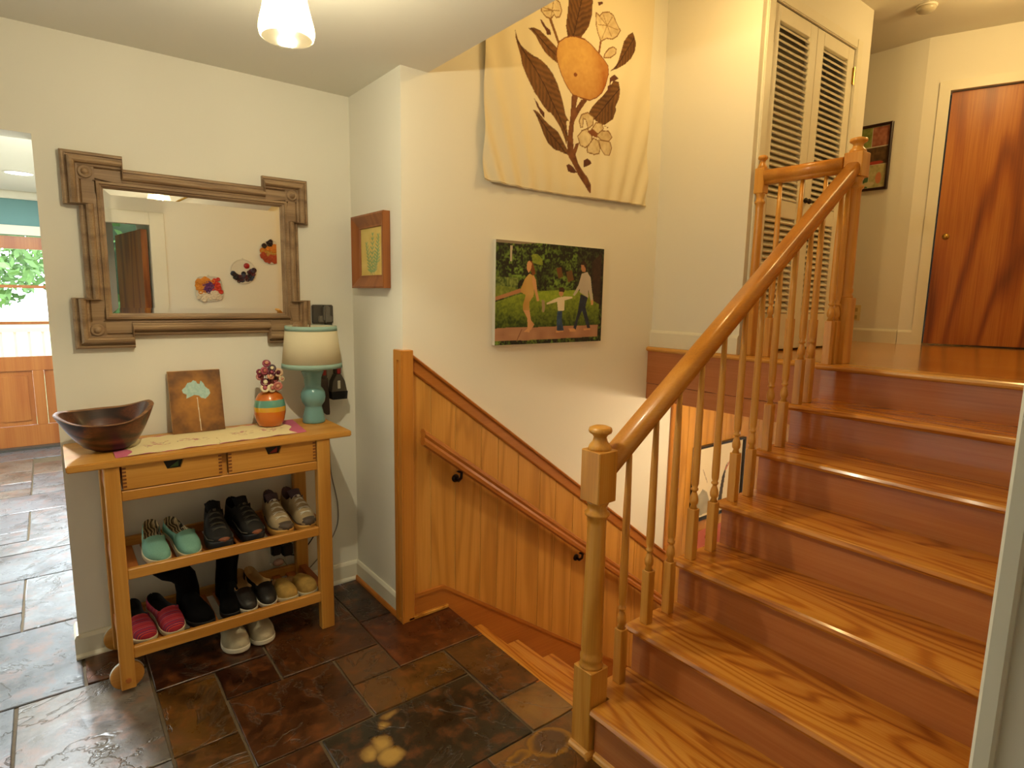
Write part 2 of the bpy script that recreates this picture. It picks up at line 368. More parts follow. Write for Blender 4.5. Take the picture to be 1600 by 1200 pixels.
PHO={
'path':[(0.473,1.353),(0.585,1.358),(0.74,1.356),(0.94,1.36),(1.195,1.362),(1.194,1.298),(0.943,1.294),(0.679,1.291),(0.471,1.293)],
'path2':[(0.471,1.502),(0.551,1.524),(0.635,1.549),(0.647,1.531),(0.552,1.506),(0.477,1.486)],
'grass':[(0.471,1.477),(0.611,1.516),(0.734,1.537),(0.878,1.545),(1.016,1.548),(1.14,1.535),(1.195,1.494),(1.202,1.362),(0.94,1.36),(0.473,1.353)],
'grass2':[(0.47,1.55),(0.51,1.56),(0.598,1.553),(0.635,1.535),(0.471,1.496)],
'lawnlit':[(0.735,1.528),(0.812,1.541),(1.002,1.548),(1.017,1.523),(0.867,1.491),(0.775,1.48)],
'house':[(0.483,1.78),(0.715,1.778),(0.765,1.777),(0.641,1.764),(0.483,1.762)],
'post':[(0.57,1.754),(0.583,1.753),(0.582,1.677),(0.57,1.679)],
'hair1':[(0.686,1.685),(0.708,1.686),(0.725,1.652),(0.732,1.623),(0.713,1.613),(0.7,1.641)],
'head1':[(0.677,1.678),(0.692,1.687),(0.708,1.674),(0.703,1.646),(0.688,1.626),(0.675,1.645)],
'dress':[(0.694,1.624),(0.719,1.613),(0.727,1.576),(0.723,1.513),(0.698,1.484),(0.699,1.441),(0.656,1.441),(0.655,1.469),(0.672,1.517),(0.641,1.531),(0.638,1.545),(0.652,1.573),(0.664,1.597)],
'arm1':[(0.719,1.618),(0.736,1.595),(0.747,1.538),(0.762,1.49),(0.746,1.487),(0.732,1.528),(0.711,1.585)],
'legs1':[(0.659,1.441),(0.699,1.441),(0.71,1.393),(0.733,1.37),(0.712,1.344),(0.702,1.339),(0.703,1.332),(0.662,1.333),(0.689,1.352),(0.685,1.402)],
'hair2':[(0.894,1.556),(0.918,1.564),(0.935,1.552),(0.933,1.537),(0.895,1.538)],
'head2':[(0.895,1.541),(0.929,1.541),(0.926,1.521),(0.91,1.511),(0.896,1.523)],
'shirt2':[(0.889,1.508),(0.934,1.514),(0.989,1.515),(0.996,1.507),(0.938,1.494),(0.937,1.441),(0.892,1.439),(0.884,1.486),(0.814,1.471),(0.811,1.479)],
'jeans2':[(0.889,1.436),(0.923,1.439),(0.921,1.391),(0.938,1.335),(0.889,1.336),(0.884,1.391)],
'feet2':[(0.883,1.336),(0.91,1.333),(0.934,1.335),(0.934,1.329),(0.883,1.326)],
'hair3':[(1.044,1.696),(1.073,1.705),(1.092,1.688),(1.089,1.663),(1.07,1.682),(1.049,1.684)],
'head3':[(1.049,1.684),(1.07,1.682),(1.086,1.662),(1.083,1.647),(1.061,1.646),(1.05,1.661)],
'shirt3':[(1.055,1.636),(1.097,1.648),(1.125,1.618),(1.135,1.566),(1.149,1.499),(1.131,1.494),(1.109,1.556),(1.112,1.509),(1.045,1.539),(1.047,1.559),(1.01,1.518),(0.996,1.523),(1.036,1.579)],
'jeans3':[(1.053,1.529),(1.108,1.512),(1.092,1.462),(1.135,1.347),(1.113,1.344),(1.068,1.441),(1.041,1.39),(1.026,1.338),(1.007,1.349),(1.036,1.431)],
'feet3':[(0.972,1.347),(1.022,1.343),(1.026,1.328),(0.983,1.329)],
'feet3b':[(1.083,1.342),(1.135,1.344),(1.136,1.336),(1.087,1.334)],
'hand3':[(1.131,1.496),(1.153,1.499),(1.151,1.473),(1.136,1.47)],
'toy':[(0.777,1.495),(0.797,1.492),(0.802,1.456),(0.796,1.431),(0.783,1.434)],
'bush':[(0.704,1.716),(0.741,1.723),(0.774,1.701),(0.781,1.668),(0.743,1.671),(0.711,1.679)],
'red':[(0.873,1.658),(0.907,1.665),(0.922,1.616),(0.889,1.605)],
'red2':[(0.942,1.641),(0.983,1.653),(0.999,1.603),(0.958,1.587)],
'trunk':[(1.131,1.7),(1.203,1.756),(1.204,1.473),(1.15,1.494)],
}
AUS={
'land':[(-0.791,1.097),(-0.777,1.109),(-0.767,1.125),(-0.752,1.127),(-0.745,1.135),(-0.734,1.13),(-0.73,1.12),(-0.721,1.117),(-0.716,1.132),(-0.705,1.118),(-0.701,1.105),(-0.686,1.091),(-0.683,1.076),(-0.692,1.064),(-0.704,1.054),(-0.72,1.059),(-0.728,1.069),(-0.746,1.073),(-0.759,1.067),(-0.777,1.06),(-0.774,1.076),(-0.787,1.084)],
'stem':[(-0.737,1.063),(-0.734,1.062),(-0.73,0.922),(-0.733,0.922)],
'corners':[(-0.842,1.181),(-0.644,1.179),(-0.632,0.923),(-0.834,0.921)],
}# ================================================================ SETTING
B=-.53; H=2.44; XD=1.69; ZL=1.2236; HU=3.29; FRONT=-2.75; LOW=-1.214
NOSE=[.08,.333,.587,.85,1.105,1.345,1.60]; TZ=[.1764*k for k in range(1,7)]+[ZL]
def sbox(name,boxes,mat,parent=None):
    m=MB()
    for b in boxes: m.box(*b)
    return struct(m.build(name,mat,parent))
wallA=sbox('wall_left',[(-1.215,.12,0,.12,0,2.44),(-3.1,-1.215,0,.12,2.062,2.44)],m_wall)
sbox('wall_corner',[(0,.12,-.41,0,0,2.44)],m_wall)
wallC=sbox('wall_back',[(0,1.93,B,-.41,-1.3,3.29),(1.93,4.3,B,-.41,-1.3,.9)],m_wall)
sbox('wall_landing',[(XD,1.79,-1.02,B,ZL,3.29),(XD,1.70,-1.115,-1.02,ZL,3.29)],m_wall)
wallE=sbox('wall_closet',[(1.70,1.785,-1.115,-1.02,ZL,3.29),(2.72,2.93,-1.115,-1.02,ZL,3.29),(1.785,2.72,-1.115,-1.02,3.015,3.29),(2.83,2.93,-1.02,.6,ZL,3.29),(1.79,2.83,-.90,-.84,ZL,3.29)],m_wall)
sbox('wall_hall',[(3.62,3.73,-1.20,.7,ZL-.05,3.29),(2.93,3.62,.6,.7,ZL,3.29)],m_wall)
P0=Vector((3.62,-1.20,0)); DG=Vector((.34,-.94,0)).normalized(); NG=Vector((DG.y,-DG.x,0)); NG=NG if NG.x<0 else -NG   # towards the room
def gpt(s,d,z): q=P0+DG*s+NG*d; return (q.x,q.y,z)
def gbox(m,s0,s1,d0,d1,z0,z1):
    vs=[gpt(s,d,z) for z in (z0,z1) for s,d in ((s0,d0),(s1,d0),(s1,d1),(s0,d1))]
    m.add(vs,[(3,2,1,0),(4,5,6,7),(0,1,5,4),(1,2,6,5),(2,3,7,6),(3,0,4,7)])
m=MB(); gbox(m,0,.145,-.1,0,ZL-.05,3.29); gbox(m,.92,1.75,-.1,0,ZL-.05,3.29); gbox(m,.145,.92,-.1,0,2.93,3.29)
wallG=struct(m.build('wall_door_side',m_wall))
sbox('wall_front',[(-3.1,-1.85,FRONT-.15,FRONT,0,2.44),(-.52,4.7,FRONT-.15,FRONT,-1.3,3.29),(-1.85,-.52,FRONT-.15,FRONT,2.03,2.44)],m_wall)
sbox('blocker_wall',[(-2.05,-1.93,FRONT-1.5,FRONT-.15,-.035,2.545),(-.46,-.34,FRONT-1.5,FRONT-.15,-.035,2.545),(-2.05,-1.08,FRONT-1.62,FRONT-1.5,-.035,2.545)],m_wall)  # unseen entry walls, added to narrow the daylight through the front doorway
sbox('wall_west',[(-3.2,-3.1,FRONT-.15,4.4,0,2.6)],m_wall)
sbox('wall_east',[(4.6,4.7,FRONT,.7,-1.3,3.29)],m_wall)
sbox('wall_kitchen_side',[(-.85,-.75,.12,4.3,0,2.5)],m_wall)
KY=4.25
wk=sbox('wall_kitchen_back',[(-3.1,-3.0,KY,KY+.12,0,2.5),(-1.95,-1.79,KY,KY+.12,0,2.5),(-3.0,-1.95,KY,KY+.12,0,.35),(-3.0,-1.95,KY,KY+.12,2.0,2.5),(-.87,-.75,KY,KY+.12,0,2.5),(-1.79,-.87,KY,KY+.12,1.985,2.5)],m_teal)
sbox('ceiling',[(-3.1,.13,FRONT-.15,.12,2.44,3.3)],m_ceil)
sbox('ceiling_upper',[(.13,4.7,FRONT-.15,.7,HU,HU+.1)],m_ceil)
sbox('ceiling_kitchen',[(-3.1,-.75,.12,KY+.1,2.37,2.5)],m_ceil)
# -- under-stair wall (stepped) between the two flights
poly=[(.10,-1.3),(.10,-.01)]
for k in range(7):
    x=NOSE[k]+.03; z0=(TZ[k-1] if k else 0); poly+= [(x,z0-.03 if k else -.01),(x,TZ[k]-.03)]
poly+=[(1.67,TZ[6]-.03),(1.67,.90),(4.4,.90),(4.4,-1.3)]
m=MB(); m.prism(poly,'y',-1.60,-1.585); struct(m.build('wall_under_stair',m_wall))
sbox('floor_lower',[(-.2,4.5,FRONT,-.4,LOW-.1,LOW)],m_floorb)
fl=sbox('floor_landing',[(1.685,4.6,FRONT,.7,.905,1.195)],m_ceil)
m=MB(); m.box(1.72,4.59,FRONT+.001,.6,1.195,ZL); m.build('floor_boards',m_floorb,fl)
# ---------------------------------------------------------------- slate floor
floor=sbox('floor',[(-3.1,.225,FRONT-.4,.0,-.12,-.008),(-3.1,-.75,0,KY+.2,-.12,-.008),(.225,.31,FRONT,-1.57,-.12,-.008)],m_grout)
GX=lambda i:-1.207+.2045*i
GY=lambda j:{-15:3.0,-17:3.37}.get(j,-.03-.2025*j)
PAL=dict(a='#5e3e1e',b='#4c2a12',c='#34180a',d='#2c261c',e='#7a5222',f='#66441a',g='#221c16',h='#8c6430',i='#66686c',j='#73767a',k='#7e8082',r='#50240e',t='#7a7268')
tiles=[(-1,1,1,4,'t'),(-4,0,-2,1,'j'),(0,1,0,1,'b'),(1,3,0,2,'c'),(1,2,2,4,'f'),(2,3,2,3,'c'),(2,4,3,5,'b'),(3,5,0,3,'b'),(4,5,3,4,'a'),(5,7,2,4,'r'),(5,6,0,2,'c'),
 (4,6,4,5,'f'),(6,7,4,6,'a'),(6,7,6,7,'h'),(3,6,5,7,'d'),(5,8,7,9,'e'),(2,3,5,7,'b'),(1,2,4,6,'f'),(-3,-1,1,3,'i'),(-3,-1,3,4,'k'),(-4,-3,1,4,'j'),
 (-1,1,4,7,'k'),(1,2,6,8,'a'),(2,5,7,9,'b'),(-3,-1,4,6,'j'),(-5,-3,4,7,'i'),(-3,-1,6,8,'k'),(-1,1,7,9,'i'),(-6,-4,-1,2,'k'),(-6,-4,2,4,'i'),(-7,-5,4,8,'j'),(1,2,8,10,'b'),(2,4,9,11,'a'),(4,6,9,11,'f'),(6,8,9,12,'b'),(-1,1,9,12,'j'),(-3,-1,8,11,'i'),(-5,-3,7,10,'k'),(-9,-5,8,11,'j'),(-9,-6,0,4,'k'),(-9,-7,4,8,'i'),(1,3,11,13,'a'),(1,2,10,11,'d'),(3,6,11,13,'b'),(-4,1,12,13,'k'),(-9,-4,11,13,'i'),(-4,-3,10,12,'j'),(-3,-1,11,12,'k'),
 (-1,2,-5,-2,'k'),(-3,-1,-5,-3,'j'),(-3,-1,-3,-2,'i'),(-5,-3,-5,-2,'k'),(-5,2,-7,-5,'j'),(-5,2,-8,-7,'k'),(-1,2,-11,-8,'k'),(-4,-1,-9,-8,'j'),(-4,-1,-11,-9,'i'),(-5,2,-13,-11,'j'),(-1,2,-14,-13,'k'),(-4,-1,-14,-13,'t'),(-4,-2,-15,-14,'t'),(-2,-1,-15,-14,'j'),(-1,2,-16,-14,'j'),(-5,-1,-17,-15,'t'),(-1,2,-18,-16,'t'),(-4,-1,-19,-17,'t'),(-5,2,-21,-19,'i'),(-9,-5,-5,0,'j'),(-9,-5,-9,-5,'k'),(-9,-5,-14,-9,'i'),(-9,-5,-21,-14,'k')]
for i0,i1,j0,j1,c in tiles:
    g=.003; x0,x1=GX(i0)+g,GX(i1)-g; y1,y0=GY(j0)-g,GY(j1)+g
    if i1==7 or i1==8: x1=.225 if j1<=7 else min(x1,.30)
    if j0==0 and i0>=0: y1=-.002 
    if i0>=5 and j0<=2 and i1==6: x1=-.001
    if i0==5 and j0==2:   # notch round the wall corner
        pl=[(x0,y0),(x1,y0),(x1,B-.002),(-.001,B-.002),(-.001,y1),(x0,y1)]
    else:
        ch=lambda: random.uniform(.0,.004); n=3
        pl=[]
        for (ax,ay),(bx,by) in zip(((x0,y0),(x1,y0),(x1,y1),(x0,y1)),((x1,y0),(x1,y1),(x0,y1),(x0,y0))):
            for q in range(n): 
                f=q/n; px,py=ax+(bx-ax)*f,ay+(by-ay)*f; cx,cy=(x0+x1)/2,(y0+y1)/2; e=ch()
                pl.append((px+(cx-px)*e/max(.05,abs(x1-x0))*2,py+(cy-py)*e/max(.05,abs(y1-y0))*2))
    m=MB(); zt=random.uniform(-.0012,.0012); n=len(pl); cx=sum(p[0] for p in pl)/n; cy=sum(p[1] for p in pl)/n
    low=[(p[0],p[1],-.02) for p in pl]; mid=[(p[0],p[1],zt-.0025) for p in pl]
    top=[(p[0]+(cx-p[0])*.012,p[1]+(cy-p[1])*.012,zt+random.uniform(-.0008,.0008)) for p in pl]
    fs=[(i,(i+1)%n,n+(i+1)%n,n+i) for i in range(n)]+[(n+i,n+(i+1)%n,2*n+(i+1)%n,2*n+i) for i in range(n)]
    if i0==5 and j0==2: fs.append(tuple(range(2*n,3*n))); m.add(low+mid+top,fs)
    else:
        fs+=[(2*n+i,2*n+(i+1)%n,3*n) for i in range(n)]; m.add(low+mid+top+[(cx,cy,zt)],fs)
    mt=m_slate
    o=m.build('slate_tile',mt,floor,loc=(cx,cy,0)); o.color=S4(PAL[c])
    if c=='d' and i0==3: TILE_DARK=o
    if c=='e' and i0==5: TILE_RUST=o
# ---------------------------------------------------------------- baseboards and trims
m=MB(); pr=[(0,0),(.014,0),(.014,.085),(.010,.094),(.006,.10),(.0,.10)]
m.sweep(pr,(-1.215,0,0),(0,0,0),(0,-1,0),(0,0,1)); m.sweep(pr,(-1.215,-.014,0),(-1.215,.12,0),(-1,0,0),(0,0,1))
m.sweep([(.014,0),(.026,0),(.025,.008),(.014,.018)],(-1.229,0,0),(0,0,0),(0,-1,0),(0,0,1))
struct(m.build('baseboard_left',m_trimw))
m=MB(); m.sweep(pr,(0,0,0),(0,B+.02,0),(-1,0,0),(0,0,1)); bb=struct(m.build('baseboard_corner',m_trimw))
m=MB(); m.sweep([(.014,0),(.027,0),(.025,.010),(.019,.018),(.014,.020)],(0,-.014,0),(0,B-.02,0),(-1,0,0),(0,0,1)); m.build('shoe_molding',m_trimo,bb,label='brown wooden shoe molding')
m=MB(); m.sweep(pr,(XD,B,ZL),(XD,-1.115,ZL),(-1,0,0),(0,0,1)); struct(m.build('baseboard_landing',m_trimw))
m=MB(); m.sweep(pr,(3.62,.6,ZL),(3.62,-1.20,ZL),(-1,0,0),(0,0,1)); struct(m.build('baseboard_hall',m_trimw))
m=MB(); a=Vector(gpt(0,0,ZL)); b=Vector(gpt(.085,0,ZL)); m.sweep(pr,a,b,NG,(0,0,1)); struct(m.build('baseboard_door_side',m_trimw))
# front door casing (camera stands in the open doorway)
m=MB(); 
for x0,x1 in ((-.53,-.425),(-1.95,-1.84)): m.box(x0,x1,FRONT,FRONT+.018,0,2.12,.003)
m.box(-1.84,-.53,FRONT,FRONT+.018,2.02,2.12,.003)
struct(m.build('trim_1',m_trimw))
dl=empty('front_door',(-.535,FRONT-.17,0),'open brown wooden front door seen reflected in the wall mirror','door'); dl['kind']='structure'; dl.name='door_1'
m=MB(); m.prism([(-.53,FRONT-.16),(-.57,FRONT-.157),(-.68,FRONT-1.03),(-.64,FRONT-1.035)],'z',.01,2.0); m.build('door_leaf',m_doorw,dl)
m=MB(); m.prism([(-.571,FRONT-.156),(-.575,FRONT-.155),(-.588,FRONT-.26),(-.584,FRONT-.261)],'z',.01,2.0); m.build('edge_strip',m_kdoor,dl)
m=MB(); m.lathe([(.012,0),(.012,.03),(.026,.035),(.028,.055),(.0,.065)],(-.715,FRONT-.95,.98),12,axis='x'); o=m.build('door_knob',m_brass,dl)
# ---------------------------------------------------------------- kitchen back door
kd=empty('door_2',(-1.33,KY,0),'half-glazed wooden back door across the slate hall','door'); kd['kind']='structure'
m=MB()
m.box(-1.79,-1.66,KY+.02,KY+.07,.02,1.975,.004); m.box(-1.0,-.87,KY+.02,KY+.07,.02,1.975,.004)
for z0,z1 in ((.02,.22),(.74,.875),(1.862,1.975)): m.box(-1.66,-1.0,KY+.02,KY+.07,z0,z1,.004)
m.box(-1.372,-1.288,KY+.02,KY+.07,.22,.74,.004)
m.build('door_frame',m_kdoor,kd)
for z in (1.186,1.522): 
    m=MB(); m.box(-1.66,-1.0,KY+.03,KY+.06,z-.014,z+.014,.003); m.build('muntin',m_kdoor,kd)
for z0,z1 in ((.875,1.172),(1.2,1.508),(1.536,1.862)):
    m=MB(); m.box(-1.66,-1.0,KY+.043,KY+.047,z0,z1); m.build('pane',m_pane,kd)
for x0,x1 in ((-1.66,-1.372),(-1.288,-1.0)):
    m=MB(); m.box(x0+.002,x1-.002,KY+.04,KY+.055,.222,.738); m.box(x0+.035,x1-.035,KY+.028,KY+.045,.26,.70,.008); m.build('raised_panel',m_kdoor,kd)
wn=empty('fill_window',(-2.47,KY,.35),'wide unseen window beside the back door, added to brighten the hall','window'); wn['kind']='structure'  # extra glazing out of view, added to let more daylight onto the slate
m=MB()
for b in ((-3.0,-2.94,.35,2.0),(-2.01,-1.95,.35,2.0),(-2.94,-2.01,.35,.41),(-2.94,-2.01,1.94,2.0)): m.box(b[0],b[1],KY+.02,KY+.08,b[2],b[3])
m.build('window_frame',m_trimw,wn); m=MB(); m.box(-2.94,-2.01,KY+.045,KY+.05,.41,1.94); m.build('pane',m_pane,wn)
m=MB(); m.box(-1.95,-.76,KY-.015,KY,1.985,2.07,.003); m.box(-1.88,-1.79,KY-.015,KY,0,1.985,.003); m.box(-.87,-.80,KY-.015,KY,0,1.985,.003); struct(m.build('trim_2',m_trimw))
m=MB(); m.box(-3.1,-.85,KY-.05,KY,2.30,2.37,.01); struct(m.build('trim_3',m_trimw))
m=MB(); m.box(-1.9,-.8,KY-.06,KY+.12,-.008,.022,.004); struct(m.build('trim_4',m_grey))
# ---------------------------------------------------------------- wood paneling of the down stair
SL=-.745                     # slope of the cap rail
capz=lambda x:1.243+(x-.033)*SL
skz=lambda x:.122 if x<.2 else .122+(x-.2)*-.705
seams=[.033,.134,.27,.42,.525,.655,.81,.925,1.063,1.2,1.34,1.48,1.62,1.77,1.925]
pan=empty('trim_5',(0,B,0),'oak wall paneling with sloping cap rail','paneling'); pan['kind']='structure'
for a,b in zip(seams[:-1],seams[1:]):
    a2,b2=a+.002,b-.002
    xs=[a2]+([.2] if a2<.2<b2 else [])+[b2]
    pl=[(x,skz(x)-.03) for x in xs]+[(b2,capz(b2)-.05),(a2,capz(a2)-.05)]
    m=MB(); m.prism(pl,'y',B-.010,B-.001); m.build('panel_board',m_panel,pan)
m=MB(); m.prism([(.03,.09),(.2,.09),(1.925,skz(1.925)-.03),(1.925,capz(1.925)-.03),(.03,capz(.033)-.03)],'y',B-.0075,B-.0008); m.build('groove_backing',plain('groove_tan','#e0bc74',.6),pan)
def slope_bar(name,x0,z0,x1,z1,prof,y,mat,parent,plumb=True):
    """profile points (out,up): out = towards the room (-y), up = vertical"""
    m=MB(); n=len(prof); vs=[(x0,y-o,z0+u) for o,u in prof]+[(x1,y-o,z1+u) for o,u in prof]
    m.add(vs,[tuple(range(n))[::-1],tuple(range(n,2*n))]+[(i,(i+1)%n,n+(i+1)%n,n+i) for i in range(n)])
    return m.build(name,mat,parent)
slope_bar('cap_rail',.033,capz(.033),1.925,capz(1.925),[(0,-.07),(.018,-.07),(.022,-.062),(.022,-.012),(.034,-.008),(.036,0),(.030,.006),(0,.006)],B,m_trimo,pan)
m=MB(); m.prism([(.0,0),(.0,.118),(.2,.118),(1.925,skz(1.925)),(1.925,skz(1.925)-.26),(.2,-.14),(.2,0)],'y',B-.022,B-.001); 
m.prism([(.0,.105),(.0,.122),(.2,.122),(1.925,skz(1.925)+.004),(1.925,skz(1.925)-.014),(.197,.105)],'y',B-.028,B-.0215); m.build('skirt_board',m_trimo,pan)
m=MB(); m.box(.0,.222,B-.036,B-.022,0,.022,.006); m.build('shoe_molding',m_oaky,pan)
m=MB(); m.box(-.022,.034,B-.036,B-.0005,.0,1.268,.003); m.box(-.022,-.0005,B-.0005,B+.05,.0,1.268,.003); 
m.box(-.028,-.022,B-.036,B-.024,0,1.268); m.box(-.028,-.022,B+.006,B+.03,0,1.268); m.box(-.028,-.022,B-.024,B+.006,1.225,1.268)
m.build('corner_post',m_trimz,pan)
m=MB(); m.box(1.925,1.965,B-.02,B-.001,LOW,.90,.003); m.build('edge_trim',m_trimz,pan)
for k in range(16):
    a=1.967+k*.15
    m=MB(); m.box(a+.002,a+.148,B-.010,B-.001,LOW,.90); m.build('panel_board',m_panel,pan)
# ---------------------------------------------------------------- closet: two louvered doors
for nm,x0,x1,lx0,lx1,hx,kx in (('door_3',1.788,2.252,1.855,2.175,1.788,2.235),('door_4',2.256,2.716,2.335,2.64,2.716,2.275)):
    d=empty(nm,(x0,-1.10,ZL),'white louvered closet door, '+('nearer to the newel post' if nm=='door_3' else 'nearer to the hall picture'),'door'); d['kind']='structure'
    m=MB(); z0,z1=ZL+.012,3.008; yy0,yy1=-1.118,-1.09
    m.box(x0,lx0,yy0,yy1,z0,z1,.002); m.box(lx1,x1,yy0,yy1,z0,z1,.002)
    for a,b in ((z0,1.44),(1.97,2.06),(2.935,z1)): m.box(lx0,lx1,yy0,yy1,a,b,.002)
    m.build('door_frame',m_door_w,d)
    first=None
    for a,b,n in ((2.062,2.933,27),(1.442,1.968,16)):
        for i in range(n):
            z=a+(i+.5)*(b-a)/n
            if first is None:
                m=MB(); xa,xb=lx0+.001,lx1-.001; pr=[(-1.1195,z-.0085),(-1.116,z-.0150),(-1.091,z+.0075),(-1.0945,z+.0140)]
                m.prism(pr,'x',xa,xb); first=m.build('louver_slat',m_door_w,d,loc=((xa+xb)/2,-1.105,z)); base=(Vector(first.location),z)
            else:
                o=dup(first,d); o.location=base[0]+Vector((0,0,z-base[1]))
    m=MB(); m.sh(True).lathe([(.006,0),(.006,-.012),(.014,-.016),(.016,-.024),(.010,-.032),(0,-.034)],(kx,-1.118,2.08),12,axis='y'); m.build('knob',m_dark,d)
    for hz in (2.86,1.50):
        m=MB(); m.box(hx-.012,hx+.012,-1.122,-1.117,hz-.045,hz+.045,.001); m.lathe([(.005,-.05),(.005,.05)],(hx,-1.124,hz),8); m.build('hinge',m_brass,d)
m=MB()
m.box(1.722,1.785,-1.132,-1.115,ZL,3.07,.004); m.box(2.72,2.79,-1.132,-1.115,ZL,3.07,.004); m.box(1.785,2.72,-1.132,-1.115,3.012,3.07,.004)
struct(m.build('trim_6',m_trimw))
# ---------------------------------------------------------------- flush hall door
hd=empty('door_5',gpt(.14,0,ZL),'flat reddish-brown flush wood door at the end of the landing','door'); hd['kind']='structure'
m=MB(); gbox(m,.160,.915,-.06,-.022,ZL+.012,2.922); m.build('door_leaf',m_doorw,hd)
m=MB(); q=gpt(.218,-.022,1.975)
bm=bmesh.new(); bmesh.ops.create_cone(bm,cap_ends=True,segments=16,radius1=.022,radius2=.02,depth=.008)
m.sh(True).bm(bm,Matrix.Translation(q)@NG.to_track_quat('Z','Y').to_matrix().to_4x4()); m.build('finger_pull',m_brass,hd)
m=MB(); gbox(m,.085,.148,0,.015,ZL,2.99); gbox(m,.148,.98,0,.015,2.928,2.99); gbox(m,.918,.98,0,.015,ZL,2.928); struct(m.build('trim_7',m_trimw))
sbox('dark_slab',[(3.95,4.1,-2.1,-1.2,ZL,3.05)],m_black)     # black slab stands in for the unlit room behind the door gap
# ================================================================ STAIRCASES
def tread_profile(x0,x1,z,t=.028):
    r=t/2; return [(x1,z-t),(x0+r,z-t),(x0+r*.35,z-t+r*.3),(x0,z-r),(x0+r*.35,z-r*.3),(x0+r,z),(x1,z)]
st=empty('staircase',(.08,-2.16,0),'oak staircase with reddish risers going up to the landing','staircase')
for k in range(6):
    x0,x1=NOSE[k],NOSE[k+1]+.028; m=MB()
    if k==0:
        m.prism(tread_profile(x0,x1,TZ[k]),'y',FRONT,-1.652); m.box(.175,x1,-1.652,-1.57,TZ[k]-.028,TZ[k])
    else:
        m.prism(tread_profile(x0,x1,TZ[k]),'y',FRONT,-1.575); m.prism([(x0+.006,TZ[k]-.014),(x0+.014,TZ[k]-.026),(x1,TZ[k]-.026),(x1,TZ[k]-.002),(x0+.014,TZ[k]-.002)],'y',-1.575,-1.566)
    m.build('tread',m_oak,st,loc=((x0+x1)/2,-2.1,TZ[k]))
for k in range(7):
    z0=TZ[k-1] if k else 0; m=MB(); m.box(NOSE[k]+.028,NOSE[k]+.045,FRONT,-1.652 if k==0 else -1.585,z0,TZ[k]-.028); m.build('riser',m_riser,st,loc=(NOSE[k]+.03,-2.1,z0))
m=MB(); m.prism([(1.72,ZL),(1.72,ZL-.028),(1.614,ZL-.028),(1.603,ZL-.022),(1.60,ZL-.014),(1.603,ZL-.005),(1.614,ZL)],'y',FRONT,-1.57); m.build('landing_nosing',m_oaky,st)
m=MB(); m.sweep([(0,0),(.016,0),(.013,.010),(.008,.016),(0,.02)],(NOSE[0]+.028,FRONT,0),(NOSE[0]+.028,-1.66,0),(-1,0,0),(0,0,1)); m.build('shoe_molding',m_oaky,st)
m=MB(); m.prism([(1.72,ZL),(1.72,ZL-.028),(1.66,ZL-.028),(1.649,ZL-.022),(1.645,ZL-.014),(1.649,ZL-.005),(1.66,ZL)],'y',-1.57,B-.001); m.build('ledge_nosing',m_oaky,st)
m=MB(); m.box(1.665,1.684,-1.585,B-.001,1.0,ZL-.028); m.build('fascia_board',m_fascia,st); m=MB(); m.box(1.667,1.684,-1.585,B-.001,.9,.997); m.build('fascia_board',m_fascia,st)
ds=empty('staircase',(.2,-1.06,-.1),'oak stairs descending beside the paneled wall','staircase')
for k in range(6):
    z=-.155-.1765*k; x1=.425+.25*k; m=MB(); pr=[(x1-.29,z-.026),(x1-.012,z-.026),(x1-.003,z-.018),(x1,z-.012),(x1-.003,z-.004),(x1-.012,z),(x1-.29,z)]
    m.prism(pr,'y',-1.583,B-.029); m.build('tread',m_oak,ds,loc=(x1,-1.0,z))
    m=MB(); m.box(x1-.05,x1-.03,-1.583,B-.029,z-.1765,z-.026); m.build('riser',m_riser,ds,loc=(x1-.04,-1.0,z))
m=MB(); m.box(.205,.224,-1.57,B-.029,-.155,-.006); m.build('riser',m_riser,ds)
# ================================================================ RAILING
rl=empty('stair_railing',(.128,-1.605,0),'turned oak stair railing with tapered balusters and square newels','railing')
YR=-1.605
def newel(x,y,z0,zb,zs,zt,ztop,parent,half=False,s=.041,name='newel_post'):
    """z0 foot, zb top of foot block, zs..zt upper block, ztop finial"""
    m=MB(); y0,y1=(y-s,y+s)
    m.box(x-s,x+s,y0,y1,z0,zb-.004,.003); m.sh(True)
    hh=zs-zb
    prof=[(s*.98,zb-.004),(s*.95,zb+.004),(s*.83,zb+.014),(s*.92,zb+.022),(s*.95,zb+.032),(s*.83,zb+.042),(s*.86,zb+.06),(s*.82,zb+hh*.4),(s*.74,zb+hh*.86),(s*.78,zs-.055),(s*.98,zs-.048),(s*.99,zs-.040),(s*.78,zs-.034),(s*.76,zs-.018),(s*.88,zs-.008),(s*.94,zs)]
    m.lathe(prof,(x,y,0),24); m.sh(False); m.box(x-s,x+s,y0,y1,zs-.001,zt,.003); o=m.build(name,m_oakz,parent)
    h=ztop-zt; m=MB().sh(True)
    m.lathe([(s*.9,zt-.002),(s*.88,zt+h*.10),(s*.80,zt+h*.2),(s*.58,zt+h*.34),(s*.5,zt+h*.52),(s*.62,zt+h*.62),(s*.86,zt+h*.70),(s*.92,zt+h*.78),(s*.86,zt+h*.9),(s*.5,zt+h*.98),(0.001,ztop)],(x,y,0),24); m.build('finial',m_oakz,o)
    return o
n1=newel(.128,YR,0,.30,.868,1.035,1.112,rl)
m=MB(); m.sweep([(0,0),(.014,0),(.012,.010),(.007,.016),(0,.02)],(.087,YR-.041,0),(.087,YR+.041,0),(-1,0,0),(0,0,1)); m.sweep([(0,0),(.014,0),(.012,.010),(.007,.016),(0,.02)],(.07,YR-.041,0),(.108,YR-.041,0),(0,-1,0),(0,0,1)); m.build('base_molding',m_oaky,n1)
